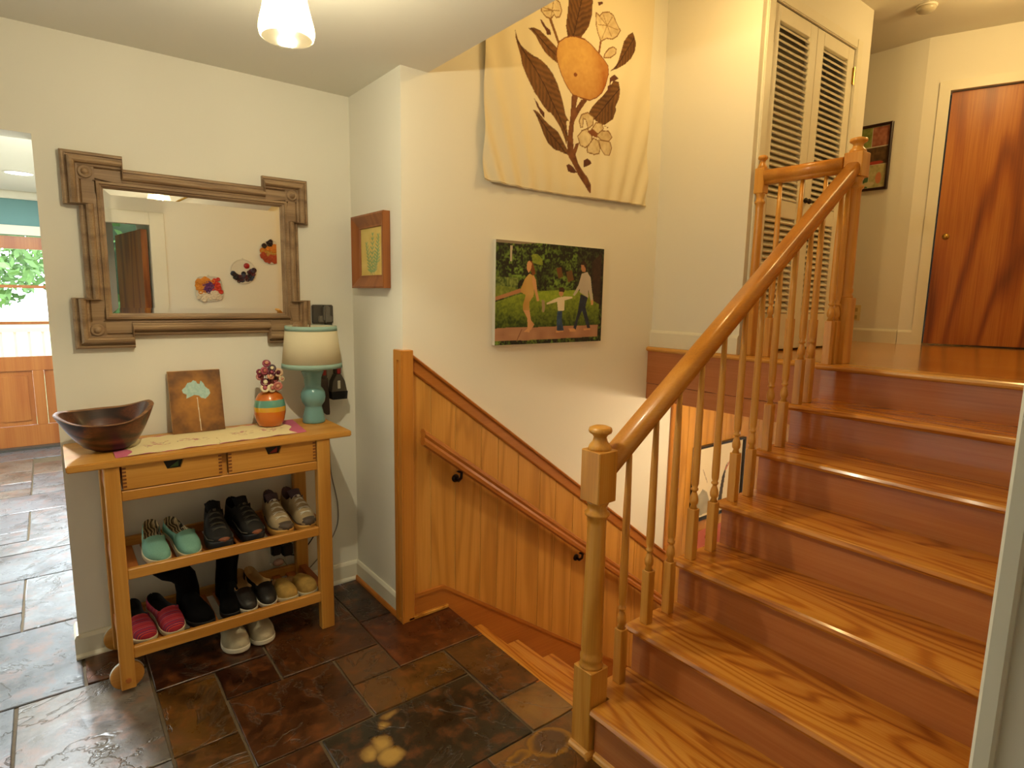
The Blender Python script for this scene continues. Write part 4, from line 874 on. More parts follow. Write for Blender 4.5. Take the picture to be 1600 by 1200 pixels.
# ================================================================ SHOES
def interp(tab,t):
    for (a,va_),(b,vb_) in zip(tab[:-1],tab[1:]):
        if t<=b:
            f=(t-a)/(b-a); return va_+(vb_-va_)*f
    return tab[-1][1]
WT=[(0,.0),(.012,.30),(.04,.55),(.1,.80),(.2,.97),(.3,1.0),(.42,.93),(.55,.80),(.7,.72),(.85,.72),(.93,.62),(.975,.42),(1.0,.05)]
def shoe(name,label,group,toe,z,yaw,side,mats,L=.255,W=.046,sole=.018,vamp=None,collar=None,topen=.46,spring=.006,bulge=0,lace=None,toecap=None,heel_tab=None,foxing=None,insole_z=.010,pitch=0,tongue=None,shaft=None):
    """toe: world x,y of the toe tip; local y runs from 0 at the toe to L at the heel"""
    rt_=empty(name,(toe[0],toe[1],z),label,'shoe' if shaft is None else 'boot',group,yaw); rt_.rotation_euler=(pitch,0,yaw)
    vamp=vamp or [(0,.022),(.05,.040),(.12,.050),(.25,.060),(.4,.072),(.5,.078),(1,.078)]
    collar=collar or [(0,.06),(.45,.066),(.6,.050),(.75,.048),(.9,.058),(1,.064)]
    xo=lambda t: side*(-.010*math.sin(PI*min(1,t*1.15))+.004)
    sp=lambda t: spring*max(0,1-t/.28)**2
    N=26; ts=[.5*(1-math.cos(PI*i/N)) for i in range(N+1)]
    ts=sorted(ts+[topen-.004,topen+.004])
    def section(t):
        w=W*interp(WT,t)*.985; xc=xo(t); zs=sole+sp(t); p=[]
        if t<topen:
            h=interp(vamp,t)+sp(t)
            for j in range(15):
                a=PI*j/14; c=math.cos(a); s_=math.sin(a)
                bx=w*(1+bulge*math.sin(PI*min(1,s_*1.0))*0)*(abs(c)**.72)*(1 if c>0 else -1)
                p.append((xc+bx,zs+(h-zs)*s_**.75))
        else:
            h=interp(collar,t); wi=w
            o=[(1,0),(1.03,.3),(1.0,.65),(.93,.92),(.88,1.0),(.80,.97),(.74,.35)]
            for fx,fz in o: p.append((xc+wi*fx,zs+(h-zs)*fz))
            p.append((xc,zs+insole_z))
            for fx,fz in o[::-1]: p.append((xc-wi*fx,zs+(h-zs)*fz))
            if t>.985: p=[(x,max(zz,h-.004) if 3<=j<=11 else zz) for j,(x,zz) in enumerate(p)]; return p
            p[6]=(p[6][0],zs+insole_z); p[8]=(p[8][0],zs+insole_z)
        return p
    secs=[section(t) for t in ts]; n=15
    V=[(x,t*L,zz) for t,s_ in zip(ts,secs) for x,zz in s_]
    upm=MB().sh(True); lin=MB().sh(True); cap=MB().sh(True)
    upm.v=list(V); lin.v=list(V)
    for i in range(len(ts)-1):
        for j in range(14):
            f=(i*n+j,i*n+j+1,(i+1)*n+j+1,(i+1)*n+j)
            inner= ts[i]>=topen-.001 and 4<=j<=9
            throat= ts[i]<topen<=ts[i+1]+.0001 and 4<=j<=9
            (lin if inner or throat else upm).face(f)
    def fin(mb,nm,mt):
        o=mb.build(nm,mt,None); o.parent=rt_; return clean(o)
    fin(upm,'upper',mats['upper']); fin(lin,'lining',mats['lining'])
    # sole
    m=MB(); outl=[]
    tt=[.5*(1-math.cos(PI*i/18)) for i in range(19)]
    outl=[(xo(t)+W*1.05*interp(WT,t)+(.0),t) for t in tt]+[(xo(t)-W*1.05*interp(WT,t),t) for t in tt[::-1][1:-1]]
    k=len(outl); vs=[]
    for dz,sc in ((0,.96),(.25,1.0),(.8,1.0),(1.0,.97)):
        vs+=[(xo(t)+(x-xo(t))*sc,t*L*1.0+(t-.5)*.004,sole*1.12*dz+sp(t)) for x,t in outl]
    fs=[tuple(range(k))[::-1],tuple(range(3*k,4*k))]+[(r*k+i,r*k+(i+1)%k,(r+1)*k+(i+1)%k,(r+1)*k+i) for r in range(3) for i in range(k)]
    m.sh(True); m.add(vs,fs); o=m.build('sole',mats['sole'],None); o.parent=rt_
    if toecap:
        m=MB().sh(True); tc=toecap
        cs=[t for t in ts if t<=tc]; VV=[]
        for t in cs:
            zs=sole+sp(t); 
            for j,(x,zz) in enumerate(section(t)): VV.append((xo(t)+(x-xo(t))*1.035,t*L-.0025,zs+(zz-zs)*1.06+.0006))
        m.v=VV
        for i in range(len(cs)-1):
            for j in range(14): 
                if abs(j-6.5)<=6.5-(4.5*(i/(len(cs)-1))**2): m.face((i*n+j,i*n+j+1,(i+1)*n+j+1,(i+1)*n+j))
        fin(m,'toe_cap',mats['cap'])
    if foxing:
        m=MB().sh(True)
        xs=[]
        for s_ in (1,-1):
            pts=[(xo(t)+s_*W*1.03*interp(WT,t),t*L,sole+sp(t)+foxing) for t in (.08,.2,.35,.5,.65)]
            m.tube(pts,.0022,5)
        o=m.build('stripe',mats['stripe'],None); o.parent=rt_
    if tongue:
        m=MB().sh(True); pts=[]
        vs=[];rows=5
        for r in range(rows+1):
            f=r/rows; y=L*(topen-.03)+f*.035; zc=interp(vamp,topen)+f*tongue
            for j in range(7):
                a=(j-3)/3; vs.append((xo(topen)+a*W*.55*(1+.15*f),y+abs(a)**2*.012,zc-abs(a)**2*.012))
        m.add(vs,[(r*7+j,r*7+j+1,(r+1)*7+j+1,(r+1)*7+j) for r in range(rows) for j in range(6)])
        o=m.build('tongue',mats['tongue'],None); o.parent=rt_; md=o.modifiers.new('so','SOLIDIFY'); md.thickness=.006
    if lace:
        m=MB().sh(True)
        for q in range(lace):
            t=.20+(topen-.22)*q/(lace-1)+.02; h=interp(vamp,t)+sp(t); w=W*interp(WT,t)
            arch=lambda t_,f:(xo(t_)+f*W*interp(WT,t_)*.55,t_*L,sole+(interp(vamp,t_)-sole)*max(0,1-(f*.55)**2)**.45+sp(t_)+.003)
            t2=min(topen-.005,t+.035)
            m.tube([arch(t+(t2-t)*i/6,-1+2*i/6) for i in range(7)],.0021,5); m.tube([arch(t+(t2-t)*i/6,1-2*i/6) for i in range(7)],.0021,5)
        o=m.build('lace',mats['lace'],None); o.parent=rt_
        m=MB(); t=topen-.03; q=(xo(t),t*L,interp(vamp,t)+.008); m.box(q[0]-.006,q[0]+.006,q[1]-.012,q[1]-.002,q[2]-.004,q[2]+.005,.002); o=m.build('lace_lock',mats['lace'],None); o.parent=rt_
    if shaft:
        m=MB().sh(True); R_=[.046,.044,.043,.046,.048,.045][:len(shaft)]
        m.tube([(xo(.75)+a,L*.72+b_,c_) for a,b_,c_ in shaft],R_,14); o=m.build('shaft',mats['upper'],None); o.parent=rt_
    return rt_
# materials for shoes
m_rub=plain('rubber_cream','#cfc3a2',.7); m_rubw=plain('rubber_white','#d8d0bc',.7); m_rubb=plain('rubber_black','#141416',.6)
m_tealc=cloth('canvas_teal','#5f9486','#82b0a0',260)
def stripes(name,cs,scale,axis=1,dist=3.0):
    t=NT(name); v=t.coords(rnd=False); w=t.n('ShaderNodeTexWave',wave_type='BANDS',bands_direction='XYZ'[axis]); w.inputs['Scale'].default_value=scale; w.inputs['Distortion'].default_value=dist; w.inputs['Detail'].default_value=1
    t.l(v,w.inputs['Vector']); k=len(cs); t.col(t.ramp([(i/k,S(c)) for i,c in enumerate(cs)],w.outputs['Fac'],'CONSTANT')); t.set(Roughness=.9); return t.m
m_zig=stripes('zigzag_lining',['#2a241c','#c4b48c','#2a241c','#d8c8a0'],26,0,6)
m_redw=stripes('woven_red',['#8c1428','#b03020','#4a1448','#a01834','#c04c28','#2c1a54','#8c1630'],6,1,3.5)
m_tan=plain('lining_tan','#b08a56',.8); m_blk=plain('lining_black','#050404',.9)
m_glit=plain('glitter_black','#1c1713',.45,.2,var=.9,scale=220)
m_floral=plain('floral_tan','#a8843e',.8,var=.5,scale=45)
m_wool=cloth('felt_white','#a89c80','#c4b89c',180)
m_bsneak=plain('mesh_black','#0e0b09',.75,var=.6,scale=60,bump=.3); m_bsole=plain('sole_blue','#23282f',.5)
m_sand=plain('mesh_sand','#a48e6a',.75,var=.2,scale=30,bump=.3); m_orange=plain('rubber_sand','#d8a24e',.6); m_mauve=cloth('tongue_mauve','#4a3840','#645058',200)
m_capd=plain('cap_dark','#4a3c30',.6); m_outs=plain('outsole_rust','#7c4424',.6)
m_suede=plain('boot_black','#040303',1,var=.3,Specular_IOR_Level=.15)
U=.4525; Lw=.1525
TE=dict(upper=m_tealc,lining=m_zig,sole=m_rub)
tk=dict(pitch=.20,W=.045,L=.262,topen=.43,insole_z=.014)
shoe('slip_on_shoe','teal canvas slip-on shoe nearer the cart leg on the upper shelf','shoes on the upper shelf',(-.940,-.340),U,.05,1,TE,**tk)
shoe('slip_on_shoe','teal canvas slip-on shoe nearer the black sneakers on the upper shelf','shoes on the upper shelf',(-.828,-.345),U,.20,-1,TE,**tk)
m_lg=plain('lace_grey','#4a463c',.8)
BK=dict(upper=m_bsneak,lining=m_blk,sole=m_bsole,cap=m_outs,lace=m_lg,tongue=m_blk,stripe=m_lg)
kw=dict(L=.275,W=.049,sole=.030,spring=.022,topen=.60,vamp=[(0,.036),(.05,.056),(.15,.070),(.3,.086),(.5,.108),(.6,.118),(1,.118)],collar=[(0,.1),(.6,.115),(.72,.085),(.85,.088),(1,.108)],lace=5,tongue=.025)
shoe('sneaker','black trail sneaker next to the teal shoe on the upper shelf','shoes on the upper shelf',(-.722,-.352),U,-.02,1,BK,toecap=.05,foxing=.012,pitch=.16,**kw)
shoe('sneaker','black trail sneaker next to the sand-colored sneakers','shoes on the upper shelf',(-.588,-.345),U,.17,-1,BK,toecap=.05,foxing=.012,pitch=.16,**kw)
SN=dict(upper=m_sand,lining=m_mauve,sole=m_orange,cap=m_capd,lace=m_white,tongue=m_mauve,stripe=m_capd)
kw=dict(L=.262,W=.046,sole=.026,spring=.014,topen=.60,vamp=[(0,.034),(.05,.054),(.15,.064),(.3,.082),(.5,.105),(.6,.115),(1,.115)],collar=[(0,.1),(.6,.112),(.72,.085),(.85,.09),(1,.118)],lace=5,tongue=.022,toecap=.16,foxing=.01)
shoe('sneaker','sand and mauve sneaker in the middle of the upper shelf end, beside the black pair','shoes on the upper shelf',(-.470,-.352),U,.06,1,SN,pitch=.16,**kw)
shoe('sneaker','sand and mauve sneaker beside the outer cart leg on the upper shelf','shoes on the upper shelf',(-.368,-.352),U,.12,-1,SN,pitch=.16,**kw)
RD=dict(upper=m_redw,lining=m_blk,sole=m_rub)
shoe('slip_on_shoe','red woven slip-on shoe beside the cart leg on the lower shelf','shoes on the lower shelf',(-1.003,-.350),Lw,.14,1,RD,pitch=.10,L=.262,topen=.43)
shoe('slip_on_shoe','red woven slip-on shoe beside the black boots on the lower shelf','shoes on the lower shelf',(-.905,-.352),Lw,.20,-1,RD,pitch=.12,L=.262,topen=.43)
BT=dict(upper=m_suede,lining=m_blk,sole=m_rubb)
shoe('tall_boot','black suede boot with drooping shaft beside the red shoes','shoes on the lower shelf',(-.792,-.352),Lw,.22,1,BT,L=.27,topen=.62,vamp=[(0,.034),(.1,.055),(.3,.075),(.62,.11),(1,.11)],shaft=[(0,0,.03),(0,-.005,.10),(-.012,-.015,.16),(-.045,-.03,.205),(-.085,-.045,.235),(-.115,-.05,.265)])
shoe('tall_boot','black suede boot with upright shaft beside the glitter flats','shoes on the lower shelf',(-.700,-.345),Lw,-.10,-1,BT,L=.27,topen=.62,vamp=[(0,.034),(.1,.055),(.3,.075),(.62,.11),(1,.11)],shaft=[(0,0,.03),(0,-.005,.10),(.004,-.015,.16),(.010,-.02,.22),(.016,-.02,.26),(.018,-.02,.276)])
GL=dict(upper=m_glit,lining=m_tan,sole=m_rubw)
shoe('slip_on_shoe','black glitter slip-on shoe with tan lining beside the boots','shoes on the lower shelf',(-.632,-.352),Lw,-.02,1,GL,W=.042,L=.255,pitch=.2,topen=.40)
shoe('slip_on_shoe','black glitter slip-on shoe with tan lining beside the floral mules','shoes on the lower shelf',(-.545,-.352),Lw,.14,-1,GL,W=.042,L=.255,pitch=.2,topen=.40)
FL=dict(upper=m_floral,lining=m_tan,sole=m_rub); low=[(0,.03),(.55,.03),(.7,.030),(1,.034)]
kw=dict(topen=.60,collar=low,vamp=[(0,.026),(.06,.048),(.2,.062),(.4,.072),(.6,.070),(1,.07)],L=.20,W=.044)
shoe('mule','tan floral mule beside the black glitter shoe on the lower shelf','shoes on the lower shelf',(-.458,-.352),Lw,.08,1,FL,**kw)
shoe('mule','tan floral mule beside the outer cart leg on the lower shelf','shoes on the lower shelf',(-.362,-.352),Lw,.30,-1,FL,**kw)
WH=dict(upper=m_wool,lining=m_tan,sole=m_rubw)
kw=dict(topen=.56,collar=low,vamp=[(0,.030),(.06,.056),(.2,.072),(.4,.085),(.56,.088),(1,.08)],L=.26,W=.052)
shoe('felt_clog','white felt clog on the slate floor under the cart, nearer the boots','clogs under the cart',(-.683,-.372),.0015,-.02,1,WH,**kw)
shoe('felt_clog','white felt clog on the slate floor under the cart, below the glitter shoes','clogs under the cart',(-.572,-.368),.0015,.14,-1,WH,**kw)
# ================================================================ WALL ART
# small framed print on the short wall
sf=empty('picture_frame',(0,-.26,1.70),'small deep brown frame with a green fern print beside the wall corner','picture')
y0,y1,z0,z1=-.425,-.075,1.535,1.87
m=MB()
def frame_loop(m,rings,plane):
    """rings: list of (inset, out); plane(a,b,out)->xyz for the 4 corners"""
    vs=[]
    for ins,out in rings: vs+= [plane(a,b,ins,out) for a,b in ((0,0),(1,0),(1,1),(0,1))]
    m.add(vs,[(i*4+k,i*4+(k+1)%4,(i+1)*4+(k+1)%4,(i+1)*4+k) for i in range(len(rings)-1) for k in range(4)])
pl=lambda a,b,ins,out:(-out,(y0+ins) if a==0 else (y1-ins),(z0+ins) if b==0 else (z1-ins))
frame_loop(m,[(0,.001),(0,.034),(.008,.036),(.012,.034),(.052,.016),(.058,.016),(.060,.010),(.060,.004)],pl); m.build('frame',m_pframe,sf)
P=Paint(y0+.058,y1-.058,z0+.058,z1-.058,90,90,'#d8bc62'); P.fill(P.X>-9,'#d2b45a','#e2c878',P.noise(10))
cx=(y0+y1)/2
for k,(bx,bz,tx,tz) in enumerate(((cx+.01,1.60,cx+.06,1.74),(cx+.0,1.60,cx-.015,1.785),(cx-.02,1.60,cx-.07,1.70),(cx-.05,1.64,cx-.075,1.77))):
    for i in range(9):
        f=i/9; x=bx+(tx-bx)*f; z=bz+(tz-bz)*f+.01; w=.028*(1-f)+.005
        P.line((x,z),(x+w,z+.012),.0035,'#8ca468'); P.line((x,z),(x-w,z+.012),.0035,'#98ac74')
    P.line((bx,bz),(tx,tz),.0018,'#7a9458')
for x in (-.03,-.012,.0,.02): P.line((cx+x,1.58),(cx+x,1.60),.0016,'#8a8458')
print_panel('print',P,lambda a,b:(-.009,a,b),m_print,sf)
# canvas photograph
cp=empty('photo_canvas',(.85,B,1.52),'canvas photo print of a family of three walking on a garden path','picture')
x0,x1,z0,z1=.484,1.222,1.272,1.776
m=MB(); m.box(x0,x1,B-.022,B-.001,z0,z1); m.build('stretcher',m_white,cp)
P=Paint(x0,x1,z0,z1,300,210,'#1c2410')
n=P.noise(7)*.5+P.noise(3)*.5; n2=P.noise(20)
P.fill(P.X>-9,'#080c05','#7a9a38',np.clip((n-.42)*2.8,0,1)*np.clip(.15+n2*1.1,0,1))
P.fill((P.X>1.02)&(P.Y>1.45),'#0c0806','#4a5426',np.clip((n-.45)*2.4,0,1))
P.fill((P.X>.66)&(P.X<1.02)&(P.Y>1.46)&(P.Y<1.56)&(n2>.5),'#2c1008','#6a8a34',n)
P.fill((P.X<.62)&(P.Y<1.60)&(P.Y>1.5),'#33481a','#8a9a48',np.clip((n-.3)*1.8,0,1))
F=lambda k,c,c2=None,f=None:P.fill(P.inside(PHO[k]),c,c2,f)
F('house','#8a7a64'); F('post','#b8ac94'); F('bush','#5c7420','#a0aa38',n)
F('red','#8a3020','#40501c',n2); F('red2','#a04028','#3c4c20',n2)
F('grass2','#56681e','#8e9a3c',n); F('grass','#223a0a','#8a9c28',np.clip((n-.2)*.9+(P.Y-1.40)*5,0,1)); F('lawnlit','#6c8c1e','#a4b434',n)
F('path2','#b07850'); F('path','#9c6a50','#b88a68',n2); P.line((.62,1.29),(.65,1.345),.003,'#8a5a44')
F('trunk','#1c0e0a','#44281c',n)
sk='#d09a68'
F('legs1','#c48a58','#dcaa78',n2); F('hair1','#5a2c14','#8a4c20',n); F('head1',sk); F('dress','#b88c44','#e0bc70',np.clip(n2*.6+(P.X-.72)*4,0,1)); F('arm1',sk)
F('jeans2','#182c4c','#365880',n); F('feet2',sk); F('shirt2','#d8c6a4','#e6d8ba',n2); F('head2','#c89060'); F('hair2','#3c1c10')
F('feet3',sk); F('feet3b',sk); F('jeans3','#0c1428','#1c2a48',n); F('shirt3','#b4a898','#cabfae',n2); F('head3','#b88058'); F('hair3','#2c140c'); F('hand3',sk); F('toy','#a08868')
print_panel('print',P,lambda a,b:(a,B-.0228,b),m_print,cp)
# botanical tapestry
tp=empty('wall_tapestry',(.98,B,2.6),'cream cloth wall tapestry with a big lemon branch in sepia','tapestry')
tx0,tx1,tz0,tz1=.402,1.562,2.035,3.22
P=Paint(tx0,tx1,tz0,tz1,330,340,'#e4d6b4')
n=P.noise(6)*.5+P.noise(3)*.5; n2=P.noise(30); st=P.rs
def leaf(k):
    pts=TAP[k]; mk=P.inside(pts); c=np.array(pts); mu=c.mean(0); u,s_,v=np.linalg.svd(c-mu); ax=v[0]; pr=(P.X-mu[0])*ax[0]+(P.Y-mu[1])*ax[1]; q=-(P.X-mu[0])*ax[1]+(P.Y-mu[1])*ax[0]
    veins=.5+.5*np.sin((pr*1.0-np.abs(q)*1.1)*170+n2*7+n*3)
    f=np.clip(veins*.38+n2*.45+n*.25,0,1); P.fill(mk,'#33190b','#8a5c2a',f*.85)
    P.fill(mk&(np.abs(q)<.0028),'#3a1c0c')
P.fill(P.inside(TAP['stem2']),'#7a5228'); P.fill(P.inside(TAP['stem3']),'#7a4a22')
for k in ('leaf_c','leaf_b','leaf_a','leaf_a2','leaf_d','leaf_e','leaf_f'): leaf(k)
for k in ('twig','twig2','twig3','heart','heart2','heart3'): P.fill(P.inside(TAP[k]),'#4a2416','#6a3a22',n)
P.fill(P.inside(TAP['stem']),'#4a220e','#84512a',np.clip(n*1.2,0,1))
for k in ('flower_a','flower_b','bud','petal6','petal1','petal2','petal5','petal4','petal3'):
    mk=P.inside(TAP[k]); P.fill(mk,'#a8865a','#e2cfa2',np.clip(n*.75+n2*.55-.1,0,1)); pts=TAP[k]
    for a,b in zip(pts,pts[1:]+pts[:1]): P.line(a,b,.0030,'#86623a')
    if k in('flower_a','flower_b'):
        c=np.mean(np.array(pts),0)
        for q in pts[::2]: P.line(tuple(c),tuple(np.array(q)*.8+c*.2),.002,'#967448')
P.fill(P.inside(TAP['hole'])&(n>.3),'#7a4420')
for a,b in zip(TAP['sign'],TAP['sign'][1:]): P.line(a,b,.0013,'#8a6840')
mk=P.inside(TAP['fruit']); fx=(P.X-.985)/.16; fz=(P.Y-2.60)/.2
P.fill(mk,'#a05a18','#d8ac60',np.clip(.62+fz*.40-fx*.10+(n-.5)*.3-np.clip(fx*fx+fz*fz-.55,0,1)*.5,0,1))
P.fill(P.ell((.976,2.63),.012,.010),'#7a4016')
pts=TAP['fruit']
for a,b in zip(pts,pts[1:]+pts[:1]): P.line(a,b,.0025,'#7a431a')
def tpos(x,z):
    f=(x-tx0)/(tx1-tx0); d=(tz1-z)/(tz1-tz0); e=abs(2*f-1)
    fan=(f-.5)/(1.25-.62*d)                                   # folds fan out from the pinned top corners
    y=.004+.010*d*(.15+.85*e**1.2)*(math.sin(fan*46+.8)+1)+.006*d*d*(math.sin(f*9+1.2)+1)
    y+=.010*max(0,d-.55)*(math.sin((z*22)-(f-.5)**2*26)+1)*(1-e)*.9
    return (x-.010*math.sin(d*3.1)*(2*f-1),B-.004-y,z-.004*math.sin(f*6)-.006*(1-e))
print_panel('cloth',P,tpos,m_printc,tp)
m=MB().sh(True)
pts=[Vector(tpos(tx0+(tx1-tx0)*i/60,tz0))+Vector((0,-.0015,.006)) for i in range(61)]; m.tube(pts,.0022,5); m.build('hem',cloth('hem','#dccaa4','#e8dab8'),tp)
for f in (.02,.98):
    m=MB().sh(True); q=tpos(tx0+f*(tx1-tx0),tz1-.01); m.sphere((q[0],q[1]-.004,q[2]),.005,8,6); m.build('pin',m_brass,tp)
# framed collage in the hall
hp_=empty('hall_picture',(3.62,-.9,2.55),'dark-framed poster of garden pictures hanging in the upper hall','picture')
y0,y1,z0,z1=-1.034,-.63,2.327,2.790
pl2=lambda a,b,ins,out:(3.62-out,(y0+ins) if a==0 else (y1-ins),(z0+ins) if b==0 else (z1-ins))
m=MB(); frame_loop(m,[(0,.001),(0,.022),(.004,.025),(.014,.025),(.018,.02),(.018,.01)],pl2); m.build('frame',plain('dark_frame','#2a100c',.35),hp_)
P=Paint(y0+.016,y1-.016,z0+.016,z1-.016,120,130,'#d8d0b8'); n=P.noise(8)*.5+P.noise(4)*.5
e=.006
def panel(a0,a1,b0,b1,c,c2): P.fill((P.X>a0)&(P.X<a1)&(P.Y>b0)&(P.Y<b1),c,c2,n)
X0,X1,Z0,Z1=y0+.022,y1-.022,z0+.022,z1-.022; w=X1-X0; h=Z1-Z0
panel(X0,X0+w*.30,Z0+h*.68,Z1,'#7a2a20','#c88a6a'); panel(X0+w*.31,X1,Z0+h*.68,Z1,'#5a6a24','#a8b060')
panel(X0,X1,Z0+h*.38,Z0+h*.67,'#2c1a10','#7a5a34'); panel(X0,X0+w*.3,Z0,Z0+h*.37,'#8a8a50','#d8c890'); panel(X0+w*.31,X1,Z0,Z0+h*.37,'#2e4a34','#6a8a5a')
P.fill(P.ell((X0+w*.62,Z0+h*.83),.018,.045),'#24482c'); P.fill(P.ell((X0+w*.62,Z0+h*.25),.06,.022),'#d8cca0'); P.fill(P.ell((X0+w*.3,Z0+h*.06),.04,.016),'#cfc090')
P.fill(P.ell((X0+w*.12,Z0+h*.15),.02,.04),'#d0845a'); P.fill(P.ell((X0+w*.2,Z0+h*.41),.05,.012),'#b0402c')
print_panel('poster',P,lambda a,b:(3.62-.011,a,b),m_print,hp_)
# picture at the foot of the stairs
lp=empty('lower_picture',(2.5,B-.01,.25),'framed pale picture of a stone and a bird on the lower paneling','picture')
x0,x1,z0,z1=2.18,2.80,-.02,.515
pl3=lambda a,b,ins,out:((x0+ins) if a==0 else (x1-ins),B-.010-out,(z0+ins) if b==0 else (z1-ins))
m=MB(); frame_loop(m,[(0,.001),(0,.03),(.012,.03),(.018,.024),(.018,.012)],pl3); m.build('frame',plain('black_frame','#1c1410',.3),lp)
P=Paint(x0+.016,x1-.016,z0+.016,z1-.016,110,100,'#f0e0bc'); n=P.noise(6)
P.fill(P.inside([(2.2,.0),(2.2,.10),(2.26,.16),(2.31,.20),(2.36,.17),(2.40,.10),(2.42,.02)]),'#9a9078','#b8ae94',n)
P.fill(P.inside([(2.50,.05),(2.54,.25),(2.60,.36),(2.58,.28),(2.56,.15),(2.55,.03)]),'#4a4034'); P.line((2.58,.30),(2.68,.42),.008,'#c87a5a'); P.line((2.66,.34),(2.69,.10),.004,'#8a7050'); P.line((2.3,.34),(2.36,.24),.003,'#a89070')
print_panel('print',P,lambda a,b:(a,B-.0225,b),m_print,lp)
rb=empty('red_notice',(2.5,B-.02,-.18),'small coral red notice board below the stone picture','sign')
m=MB(); m.box(2.30,2.62,B-.018,B-.0105,-.26,-.11,.002); m.build('board',plain('coral','#c86a54',.7),rb)
m=MB().sh(True); m.tube([(2.40+.018*math.cos(a),B-.0195,-.17+.018*math.sin(a)) for a in [i*PI*2/10 for i in range(8)]],.003,5); m.tube([(2.44,B-.0195,-.155),(2.46,B-.0195,-.185),(2.48,B-.0195,-.155)],.003,5); m.build('squiggle',m_red,rb)
# hooped button pictures on the front wall (seen in the mirror)
def hoop(label,cx,cz,kind):
    r=empty('hoop_picture',(cx,FRONT,cz),label,'picture','button hoop pictures reflected in the mirror')
    N=40; R=.102; se=(lambda a:(abs(math.cos(a))**4+abs(math.sin(a))**4)**-.25) if kind==0 else (lambda a:1)
    m=MB().sh(True); m.tube([(cx+R*se(2*PI*i/N)*math.cos(2*PI*i/N),FRONT+.010,cz+R*se(2*PI*i/N)*math.sin(2*PI*i/N)) for i in range(N+1)],.0045,6,cap=False)
    m.lathe([(.006,-.004),(.006,.004)],(cx,FRONT+.010,cz+R+.010),8); m.build('hoop',m_white,r)
    m=MB(); m.prism([(cx+R*se(2*PI*i/N)*math.cos(2*PI*i/N),cz+R*se(2*PI*i/N)*math.sin(2*PI*i/N)) for i in range(N)],'y',FRONT+.001,FRONT+.010); m.build('backing',m_white,r)
    rs=random.Random(kind+3); base={0:['#d88a2a','#5a2468','#c8321e','#d8b088','#e0d0b8','#3a1a44'],1:['#14121c','#5a1424','#2a3450','#3c1018'],2:['#241014','#c8781e','#a8401e','#3a1c14','#b89040']}[kind]
    ms=[D.materials.get('bt'+c[1:]) or plain('bt'+c[1:],c,.35) for c in base]
    n=0
    while n<(95 if kind!=1 else 80):
        x=rs.uniform(-R,R); z=rs.uniform(-R,R); a=math.atan2(z,x)
        if math.hypot(x,z)>R*se(a)-.010: continue
        if kind==1 and z>-.012+.35*abs(x+.0)+(-.02 if x<0 else 0): n+=1; continue
        q=rs.uniform(.014,.024); h=.011+rs.uniform(0,.008); mi=min(len(ms)-1,int(rs.random()*len(ms)))
        if kind==2: mi=(0 if z>.04 and x<.02 else 1 if z>.0 else 4 if z>-.025 else 2)
        if kind==0: mi=(4 if z<-.03 else 1 if abs(x)<.035 and z<.05 else (2 if x>.04 else 0))
        m=MB().sh(True); m.lathe([(0,h),(q*.5,h),(q*.7,h+.003),(q,h+.001),(q,h-.002)],(cx+x,FRONT,cz+z),10,axis='y'); m.build('button',ms[mi],r); n+=1
    if kind==1:
        m=MB().sh(True); m.lathe([(0,.0135),(.024,.0135),(.025,.011)],(cx+.03,FRONT,cz+.05),16,axis='y'); m.build('red_sun',m_red,r)
hoop('squarish hoop covered in mixed colorful buttons, lowest of the reflected hoops',-.124,1.53,0)
hoop('round white hoop with a red sun over dark buttons',.155,1.685,1)
hoop('round hoop of orange and dark buttons, highest of the reflected hoops',.40,1.865,2)
# hall outlet
ho=empty('hall_switch_plate',(3.62,-.905,1.43),'small ivory outlet plate low on the hall wall','outlet')
m=MB(); m.box(3.613,3.6195,-.94,-.87,1.38,1.495,.002); m.build('cover_plate',plain('ivory','#d8c48c',.4),ho)
for z in (1.405,1.46):
    m=MB(); m.box(3.611,3.6135,-.92,-.89,z-.014,z+.014,.001); m.build('receptacle',plain('ivory_dark','#b09a66',.4) if 'ivory_dark' not in D.materials else D.materials['ivory_dark'],ho)
# ================================================================ LAMPS
fx=empty('ceiling_lamp',(-.42,-1.42,2.44),'two-arm brass ceiling lamp with bell glass shades over the cart','lamp')
m_fr=NT('frosted_glass'); 
_d=m_fr.n('ShaderNodeBsdfTranslucent'); _d.inputs[0].default_value=S4('#fff0c8'); _t=m_fr.n('ShaderNodeBsdfTransparent'); _g=m_fr.n('ShaderNodeBsdfGlossy'); _g.inputs['Roughness'].default_value=.1
_m1=m_fr.n('ShaderNodeMixShader'); _m1.inputs[0].default_value=.7; m_fr.l(_d.outputs[0],_m1.inputs[1]); m_fr.l(_t.outputs[0],_m1.inputs[2])
_m2=m_fr.n('ShaderNodeMixShader'); _m2.inputs[0].default_value=.08; m_fr.l(_m1.outputs[0],_m2.inputs[1]); m_fr.l(_g.outputs[0],_m2.inputs[2]); m_fr.l(_m2.outputs[0],m_fr.t.nodes['Material Output'].inputs[0]); m_fr=m_fr.m
m_bulb=emis('bulb',(1,.82,.5),25)
m=MB().sh(True); m.lathe([(.06,0),(.06,-.012),(.045,-.025),(.012,-.03),(.012,-.07),(.0,-.075)],(-.42,-1.42,2.44),24); m.build('canopy',m_brass,fx)
